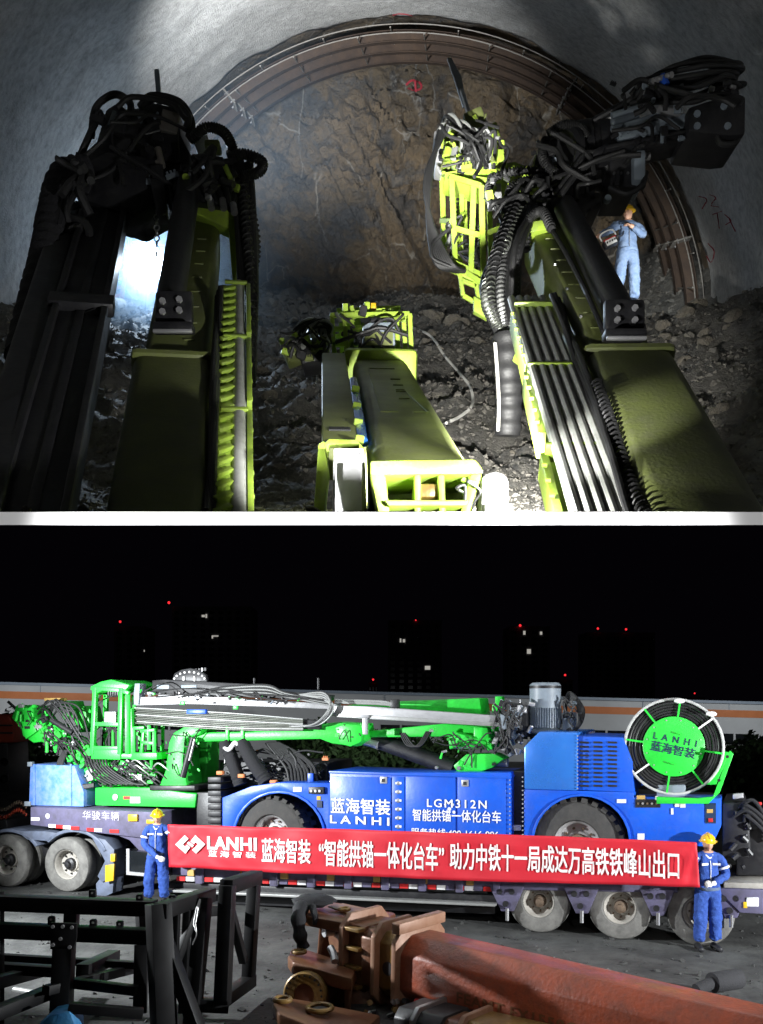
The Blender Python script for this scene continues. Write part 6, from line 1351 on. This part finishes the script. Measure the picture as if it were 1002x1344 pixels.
# side bay running back to the right
Yb('top_rail', (210, 1196, 12.4), (276, 1174, 13.9), .19, BK, fm); Yb('side_post', (268, 1178, 13.4), (252, 1344, 13.0), .19, BK, fm); Yb('side_post', (232, 1194, 13.0), (228, 1300, 12.9), .09, BK, fm)
Yb('diagonal', (216, 1232, 12.5), (260, 1352, 12.3), .16, BK, fm); Yb('diagonal', (232, 1262, 13.0), (262, 1180, 13.3), .10, BK, fm); Yb('diagonal', (240, 1330, 13.0), (246, 1190, 13.2), .10, BK, fm)
Yb('back_rail', (272, 1196, 13.9), (298, 1194, 14.4), .14, BK, fm)
for i in range(2): build(MB().tube([P(258+i*2, 1190, 11.6), P(254+i*3, 1212, 11.55), P(258, 1226, 11.55), P(253, 1240, 11.55)], .006, 6, 5), 'wire', M['steel'], fm)
Yb('side_post', (299, 1162, 13.3), (292, 1318, 13.1), .19, BK, fm); Yb('side_post', (334, 1154, 14.4), (326, 1290, 14.2), .16, BK, fm)
Yb('top_rail', (297, 1164, 13.3), (337, 1151, 14.5), .19, BK, fm); Yb('bottom_rail', (288, 1316, 13.2), (330, 1286, 14.3), .17, BK, fm); Yb('diagonal', (303, 1196, 13.5), (320, 1262, 14.0), .11, BK, fm); Yb('bottom_rail', (256, 1318, 13.1), (300, 1320, 13.2), .17, BK, fm)
tag(poly('scrap_plate', [P(48, 1346, 10.6), P(64, 1332, 10.6), P(92, 1326, 10.6), P(99, 1346, 10.6), P(99, 1384, 10.6), P(48, 1384, 10.6)], (0, .35, 0), M['tarp'], None, .05), 'corner of a bright blue tarpaulin bundle at the bottom left of the yard', 'tarpaulin')
tag(build(MB().cyl(G(20, 1300), G(60, 1312)+V((0, 0, .05)), .05), 'loose_bar', M['grey_pipe'], None), 'grey bar lying on the ground under the steel frame', 'bar')
# ---- red-brown boom sections
def xf(p0, p1, roll=0.):
    f = frame(p0, p1); return f @ Matrix.Rotation(roll, 4, 'Y')
def octa(w, h, c): return [(-w+c, h), (w-c, h), (w, h-c), (w, -h+c), (w-c, -h), (-w+c, -h), (-w, -h+c), (-w, h-c)]
def section(mb, f, prof, y0, y1): return mb.prism([f @ V((x, y0, z)) for x, z in prof], f.to_3x3() @ V((0, y1-y0, 0)))
bs = thing('boom_section', V((2.0, 11.6, 0)), 'long red brown steel boom section lying diagonally in the foreground with a flanged collar', 'boom section')
a, b = P(548, 1266, 12.3), P(1040, 1392, 9.4)
f = xf(a, b); Lb = (b-a).length
tb = build(section(MB(), f, octa(.40, .415, .20), .0, Lb+.6), 'box_tube', M['redlead'], bs, True, .03)
build(section(MB(), f, octa(.50, .56, .2), -.02, .05), 'flange', M['paleflange'], bs, True, .015)
build(section(MB(), f, [(-.47, .60), (.47, .60), (.47, .46), (-.47, .46)], -.05, .08), 'flange_lip', M['paleflange'], bs, True, .02)
build(section(MB(), f, octa(.34, .40, .12), -.34, -.02), 'collar', M['yellowed'], bs, True, .02)
build(section(MB(), f, octa(.44, .52, .16), -.40, -.33), 'flange', M['paleflange'], bs, True, .015)
for (y, z, r) in ((-.19, -.02, .085), (-.10, .26, .04)):
    q = f @ V((.345, y, z)); n = f.to_3x3() @ V((1, 0, 0)); build(MB().cyl(q-n*.01, q+n*.004, r, seg=20), 'bore', M['black'], bs)
build(section(MB(), f, octa(.36, .40, .1), -.62, -.40), 'neck', M['brownsteel'], bs, True, .02)
fl = build(section(MB(), f, octa(.46, .55, .16), -.92, -.84), 'flange', M['paleflange'], bs, True, .015)
for z in (.38, .14, -.10, -.34): build(MB().box(f @ Matrix.Translation((.36, -.72, z)), .16, .24, .045), 'rib', M['yellowed'], bs, True, .01)
build(section(MB(), f, octa(.34, .42, .05), -.86, -.60), 'rib_core', M['brownsteel'], bs, True, .01)
def lug(pts, th, name, m, Y): return build(MB().prism([P(*p) for p in pts], V((.05, .15, -th))), name, m, bs, True, .02)
def slab(name, pts, th, m):                      # flat plate given by its four top corners
    return build(MB().prism([P(*p) for p in pts], (0, 0, -th)), name, m, bs, True, .03)
l1 = slab('upper_lug', [(385, 1192, 13.2), (394, 1186, 13.5), (440, 1184, 13.9), (520, 1198, 13.6), (492, 1216, 12.5), (470, 1214, 12.5), (392, 1200, 12.9)], .14, M['brownsteel'])
slab('grease_patch', [(430, 1189, 13.3), (450, 1185, 13.6), (500, 1196, 13.4), (478, 1206, 12.9)], .02, M['yellowed'])
for x, y in ((452, 1194), (476, 1200)): c = P(x, y, 13.1); build(MB().torus(c+V((0, 0, .01)), (0, 0, 1), .07, .025, 20, 8), 'pin_bush', M['yellowed'], bs)
l2 = slab('lower_lug', [(378, 1254, 12.5), (382, 1247, 12.9), (400, 1245, 13.1), (470, 1268, 12.7), (462, 1284, 11.9), (440, 1278, 11.9), (384, 1262, 12.2)], .17, M['brownsteel'])
c = P(393, 1249, 12.6); build(MB().torus(c, (0, 0, 1), .075, .028, 22, 8), 'pin_bush', M['yellowed'], bs)
build(MB().prism([P(420, 1206, 13.1), P(442, 1208, 13.1), P(438, 1240, 13.1), P(444, 1262, 13.1), P(416, 1258, 13.1)], (0, .4, 0)), 'fork_web', M['brownsteel'], bs, True, .03)
build(MB().prism([P(438, 1208, 13.5), P(500, 1214, 13.3), P(500, 1290, 13.2), P(440, 1270, 13.4)], (0, .3, 0)), 'fork_back', M['brownsteel'], bs, True, .02)
for p, r, mm in ((P(452, 1232, 13.0), .16, 'brownsteel'), (P(438, 1222, 12.9), .06, 'alu')): build(MB().cyl(p, p+V((-.12, -.08, 0)), r, seg=22), 'pin_boss', M[mm], bs)
build(MB().tube([P(434, 1244, 12.5), P(438, 1252, 12.4), P(440, 1262, 12.3)], .05, 8, 4), 'grease_line', M['steel'], bs)
rp = P(399, 1306, 11.9); rax = V((-.25, -.95, .12)).normalized()
rw = build(MB().lathe(rp, rax, [(.13, 0), (.25, 0), (.27, -.02), (.27, -.12), (.13, -.12)], 36, True), 'slewing_ring', M['yellowed'], bs)
fr_ = frame(rp, rp+rax)
for i in range(20): a_ = 2*math.pi*i/20; q = fr_ @ V((.225*math.cos(a_), 0, .225*math.sin(a_))); build(MB().cyl(q, q+rax*.01, .014, seg=8), 'bolt_hole', M['black'], rw)
build(MB().cyl(rp-rax*.03, rp-rax*.6, .24, seg=28), 'bearing_tube', M['brownsteel'], bs)
build(MB().prism([P(420, 1282, 12.6), P(520, 1292, 12.5), P(520, 1344, 12.3), P(420, 1330, 12.4)], (0, .3, 0)), 'fork_base', M['brownsteel'], bs, True, .02)
build(MB().prism([P(452, 1290, 12.2), P(464, 1290, 12.2), P(460, 1326, 12.2), P(452, 1322, 12.2)], (0, .12, 0)), 'edge_plate', M['paleflange'], bs, True, .01)
# raised weld lettering on the tube side
t0 = f @ V((.406, .9, -.17)); t1 = f @ V((.406, 3.0, -.17)); t2 = f @ V((.406, .9, -.05)); text_on('FEAMT FX1558CHL 18', t0, t1, t2, M['brownsteel'], bs, .03, 1.1)
bs2 = thing('boom_section', V((1.0, 10.8, 0)), 'second boom section below, dark with a yellow greased flange end', 'boom section')
a2, b2 = P(572, 1362, 11.3), P(1000, 1470, 8.9); f_2 = xf(a2, b2); L2b = (b2-a2).length
build(section(MB(), f_2, octa(.32, .32, .14), 0, L2b), 'box_tube', M['brownsteel'], bs2, True, .03); build(section(MB(), f_2, octa(.40, .42, .15), .55, .62), 'flange', M['paleflange'], bs2, True, .015)
build(section(MB(), f_2, octa(.36, .37, .14), .62, 1.5), 'collar', M['yellowed'], bs2, True, .02); build(section(MB(), f_2, octa(.33, .35, .1), -.35, .3), 'neck', M['black'], bs2, True, .02); build(section(MB(), f_2, octa(.38, .40, .12), -.08, -.02), 'flange', M['steel'], bs2, True, .01)
l3 = build(MB().prism([P(*p) for p in ((358, 1316, 11.2), (372, 1308, 11.7), (404, 1314, 11.9), (500, 1332, 11.6), (480, 1350, 10.9), (420, 1352, 10.7), (366, 1330, 10.9))], (0, 0, -.16)), 'lug', M['brownsteel'], bs2, True, .03)
for x, y, Y, r in ((371, 1313, 11.35, .09), (420, 1324, 11.3, .14)): c = P(x, y, Y); build(MB().torus(c+V((0, 0, .01)), (0, 0, 1), r, .03, 22, 8), 'pin_bush', M['yellowed'], bs2); build(MB().lathe(c+V((0, 0, .006)), (0, 0, 1), [(0, 0), (r*.6, 0)], 18), 'bush_bore', M['black'], bs2, False)
rnd = random.Random(77)
for i in range(16): p = P(rnd.uniform(478, 560), rnd.uniform(1312, 1334), 11.9); build(MB().cyl(p, p+V((rnd.uniform(-.1, .1), rnd.uniform(-.1, 0), rnd.uniform(-.05, .05))), .035, seg=8), 'fitting', M[('steel', 'yellowed', 'black', 'redtape')[i % 4]], bs2)
# black cloth draped on the upper lug
ck = MB().ball(P(412, 1184, 13.25), .30, .22, .11, 24, 14, None, lambda d, q: q*(1+.18*noise.noise(d*2.3+V((4, 0, 0))))*(1 if d.z > -.2 else .7))
ck.tube([P(396, 1190, 13.0), P(392, 1204, 12.78), P(394, 1226, 12.72), P(398, 1243, 12.75)], lambda t: .10-.02*t+.012*math.sin(t*20), 12, 6)
ck.tube([P(410, 1190, 12.95), P(414, 1204, 12.76), P(413, 1214, 12.74)], lambda t: .05-.025*t, 10, 5)
tag(build(ck, 'jacket', M['black_matt'], None), 'crumpled black cloth hanging over the upper steel lug', 'cloth')
# dark low items on the yard behind the big boom section at right
t = thing('steel_roller', G(940, 1300), 'dark roller with a thinner shaft lying on the yard at the right edge', 'roller'); c = P(940, 1290, 12.6)
build(MB().cyl(c+V((-.05, 0, 0)), c+V((.36, .2, .0)), .13, seg=26), 'drum', M['black_matt'], t, True, .01); build(MB().cyl(c+V((-.28, -.1, -.06)), c+V((-.05, 0, 0)), .08, seg=20), 'shaft', M['black_matt'], t); t.location.z = 0
# ------------------------------------------------------------------ background
wh = thing('warehouse', V((0, 62, 0)), 'long pale industrial shed with an orange stripe behind the machine', 'warehouse')
def W(x, y, Y=62.): return P(x, y, Y)
def wq(name, x0, y0, x1, y1, Y0, Y1, m, parent=wh, sl=.026):
    pts = [W(x0, y0+(x0-501)*sl, Y0), W(x1, y0+(x1-501)*sl, Y0), W(x1, y1+(x1-501)*sl, Y0), W(x0, y1+(x0-501)*sl, Y0)]; return build(MB().prism(pts, (0, Y1-Y0, 0)), name, m, parent, False)
wl = wq('wall', -60, 910, 1070, 1003, 62, 63, M['wall']); wq('stripe', -60, 920, 1070, 929.5, 61.96, 62, M['orange']); wq('eaves', -62, 908, 1072, 911.5, 61.7, 80, M['roof'])
for i in range(10): wq('eaves_batten', -60+i*113, 911.5, -59.4+i*113, 920, 61.95, 62, M['roof'])
for g in range(3):
    for i in range(9):
        x = (140, 500, 742)[g]+i*28
        if x > 1010: continue
        w = wq('window', x, 951, x+25, 965, 61.97, 62.0, M['glass']); wq('window_frame', x+25, 950, x+27.5, 966, 61.93, 61.99, M['wall'], w)
def bush(name, label, c, rx, rz, n, cat='shrub', seed=1, h=.0):
    rnd = random.Random(seed); t = thing(name, V((c.x, c.y, 0)), label, cat, 'dark trees and shrubs before the shed'); mb = MB()
    for i in range(n):
        d = V((rnd.gauss(0, 1), rnd.gauss(0, 1), rnd.gauss(0, 1))).normalized()*rnd.random()**.4; k = 1+.35*noise.noise(d*2.2+V((seed, 0, 0)))
        p = c+V((d.x*rx*k, d.y*rx*.7*k, d.z*rz*k)); s = rnd.uniform(.09, .2); a = V((rnd.gauss(0, 1), rnd.gauss(0, 1), rnd.gauss(0, 1))).normalized(); b = a.orthogonal().normalized()
        mb.add([p-a*s, p+b*s*.45, p+a*s, p-b*s*.45], [(0, 1, 2, 3)])
    build(mb, 'crown', M['leaf'], t, False); tk = MB()
    for i in range(4): tk.tube([V((c.x+rnd.uniform(-.2, .2), c.y, 0)), V((c.x+rnd.uniform(-.4, .4), c.y, c.z*.5)), c+V((rnd.uniform(-1, 1)*rx*.5, 0, rz*.3))], lambda q: .07-.04*q, 6, 4)
    build(tk, 'trunk', M['bark'], t); return t
for i, (x, y, Y, rx, rz, lab) in enumerate(((450, 1000, 30, 1.6, 1.1, 'leafy dark shrub seen under the green boom between the wheel and cabinet'), (410, 985, 34, 1.2, 1., 'smaller dark shrub seen behind the hoses over the front wheel'), (560, 1003, 33, 1.7, 1., 'dark shrub seen below the lifting cylinder above the blue cabinet'), (962, 1010, 40, 1.6, 1.1, 'dark shrub to the right of the hose reel below the shed windows'), (1006, 1003, 41, 1.5, 1.3, 'dark shrub at the right edge below the shed windows'), (930, 1022, 38, 1.1, .8, 'low dark shrub showing behind the reel bracket'), (25, 978, 44, 1.7, 1.5, 'dark shrub at the left edge behind the drilling head'))):
    bush('shrub', lab, P(x, y, Y), rx, rz, 2600, 'shrub', i+3)
t = thing('timber_post', P(396, 1000, 26), 'yellow timber post standing behind the hydraulic hoses', 'post'); build(MB().bar(P(396, 955, 26), P(396, 1040, 26), .25, .25), 'post', M['wood'], t); t.location.z = 0
# parked machine at the right edge
pm = thing('parked_machine', L(985, 1150, 1.0), 'dark parked machine in shadow behind the right hand worker', 'machine'); pm.location.z = 0
ply('body', [(948, 1054), (975, 1052), (984, 1080), (986, 1126), (948, 1126)], .5, 2.2, M['black'], pm, .04); ply('hood', [(972, 1090), (1010, 1084), (1040, 1100), (1040, 1150), (966, 1150), (966, 1110)], .6, 2.0, M['black'], pm, .05)
ply('lamp_plate', [(962, 1042), (976, 1041), (976, 1048), (962, 1049)], .5, .6, M['alu'], pm, .01)
for i in range(4): hose('hose', [(970+rnd.uniform(-8, 8), 1060+i*6, .48), (984+rnd.uniform(-5, 5), 1050+i*7, .42), (1000, 1064+i*8, .44), (1012, 1090+i*5, .5)], .03, M['black_matt'], pm)
for i in range(9): c = L(rnd.uniform(958, 1000), rnd.uniform(1060, 1140), .46); build(MB().cyl(c, c+V((rnd.uniform(-.1, .1), 0, rnd.uniform(-.1, .1))), .04, seg=8), 'fitting', M['black'], pm)
for i in range(7): c = L(975.5+i*1.2, 1060+i*9, .49); build(MB().cyl(c, c-WD*.02, .012, seg=6), 'bolt', M['alu'], pm)
bx('tail_lamp', 994, 1053, 1000, 1057, .5, .6, M['redtape'], pm, .01)
ply('bed', [(950, 1158), (1040, 1160), (1040, 1170), (950, 1168)], .2, 2.0, M['rim_dust'], pm, .02)
rd = thing('parked_truck', P(15, 990, 34), 'dark red truck cab in the gloom at the left edge behind the drilling head', 'truck'); rd.location.z = 0
build(MB().prism([P(-40, 938, 34), P(12, 938, 34), P(18, 950, 34), P(18, 975, 34), P(-40, 975, 34)], (0, 2, 0)), 'cab', M['redsteel'], rd, True, .06); build(MB().prism([P(-40, 975, 34.1), P(10, 975, 34.1), P(14, 1040, 34.1), P(-40, 1040, 34.1)], (0, 2, 0)), 'front', M['black'], rd, True, .05)
for y in (952, 962): build(MB().bar(P(-20, y, 33.95), P(17, y, 33.95), .03, .06), 'trim', M['black'], rd)
for y in (1000, 1022): build(MB().lathe(P(6, y, 34.05), (0, -1, 0), [(0, .03), (.12, .02), (.14, 0)], 16), 'headlight', M['glass'], rd)
# night towers
def tower(x0, x1, ytop, Y, lab, lits, beacons):
    t = thing('apartment_tower', P((x0+x1)/2, 920, Y), lab, 'tower', 'unlit residential towers on the skyline'); t.location.z = 0
    a, b = P(x0, ytop, Y), P(x1, ytop, Y); wl = build(MB().prism([V((a.x, Y, 0)), V((b.x, Y, 0)), b, a], (0, 22, 0)), 'wall', M['tower'], t, False)
    fl = max(4, int((HY-ytop)/8)); nc = max(3, int((x1-x0)/11)); mb = MB()
    for i in range(fl):
        for k in range(nc):
            x = x0+(x1-x0)*(k+.25)/nc; y = ytop+6+i*8; w = (x1-x0)/nc*.5
            mb.prism([P(x, y, Y-.15), P(x+w, y, Y-.15), P(x+w, y+4.2, Y-.15), P(x, y+4.2, Y-.15)], (0, .15, 0))
    o = build(mb, 'window', M['glass'], t, False); o['kind'] = 'stuff'
    for x, y, w, h in lits: build(MB().prism([P(x, y, Y-.3), P(x+w, y, Y-.3), P(x+w, y+h, Y-.3), P(x, y+h, Y-.3)], (0, .1, 0)), 'lit_window', M['win_on'], t, False)
    for x, y, r in beacons: build(MB().ball(P(x, y, Y-.5), r, seg=10, rings=6), 'beacon', M['beacon'], t); build(MB().cyl(P(x, y, Y-.5), V((P(x, y, Y).x, Y, P(x, ytop, Y).z-.1)), .08, seg=6), 'mast', M['black'], t)
tower(226, 330, 796, 420, 'wide dark tower with two small lit windows behind the angle dial', [(265, 807, 4, 3), (270, 806, 2, 5), (278, 834, 2, 4), (280, 834, 7, 1.5)], [(222, 791, .6)])
tower(150, 190, 822, 480, 'narrow dark tower with a red beacon to the left of the wide one', [(203-14, 853, 1.2, 2.4)], [(158, 816, .6)])
tower(510, 580, 814, 500, 'dark tower with lit windows above the green boom', [(525, 838, 2, 5), (529, 839, 3, 4), (558, 874, 7, 5)], [(546, 814, .35)])
tower(668, 722, 822, 460, 'dark tower with three lit windows above the electric motor', [(687, 828, 3, 5), (709, 829, 3, 4), (692, 852, 5, 6)], [(683, 821, .6)])
tower(770, 860, 830, 520, 'broad dark tower with two red beacons above the hose reel', [], [(785, 825, .6), (822, 826, .6)])
tower(732, 752, 892, 600, 'distant low dark block with one red beacon right of the electric motor', [], [(742, 886, .7)])
tower(905, 925, 915, 600, 'distant dark block with a faint red beacon above the shed at right', [], [(912, 910, .5)])
tower(484, 496, 896, 560, 'distant dark block with a red beacon above the rear of the green boom', [], [(490, 892, .6)])

# grit and chips of stone lying on the yard
rnd = random.Random(90); vs = []; fs = []
for k in range(1600):
    Y = rnd.uniform(10.5, 24); x = rnd.uniform(-.42, .42)*Y; s = min(rnd.expovariate(1/.012)+.006, .05); b0 = len(vs)
    mt = Matrix.Translation((x, Y, s*.2)) @ Matrix.Rotation(rnd.uniform(0, 6.3), 4, V((rnd.gauss(0, .5), rnd.gauss(0, .5), 1)))
    vs += [mt @ V((a*s*rnd.uniform(.6, 1), b*s*rnd.uniform(.6, 1), c_*s*.4)) for a in (-1, 1) for b in (-1, 1) for c_ in (-1, 1)]
    fs += [tuple(b0+i for i in q) for q in ((0, 1, 3, 2), (4, 6, 7, 5), (0, 4, 5, 1), (2, 3, 7, 6), (0, 2, 6, 4), (1, 5, 7, 3))]
me = bpy.data.meshes.new('yard_grit'); me.from_pydata(vs, [], fs); me.materials.append(M['asphalt']); o = bpy.data.objects.new('yard_grit', me); COL.objects.link(o); o['kind'] = 'stuff'
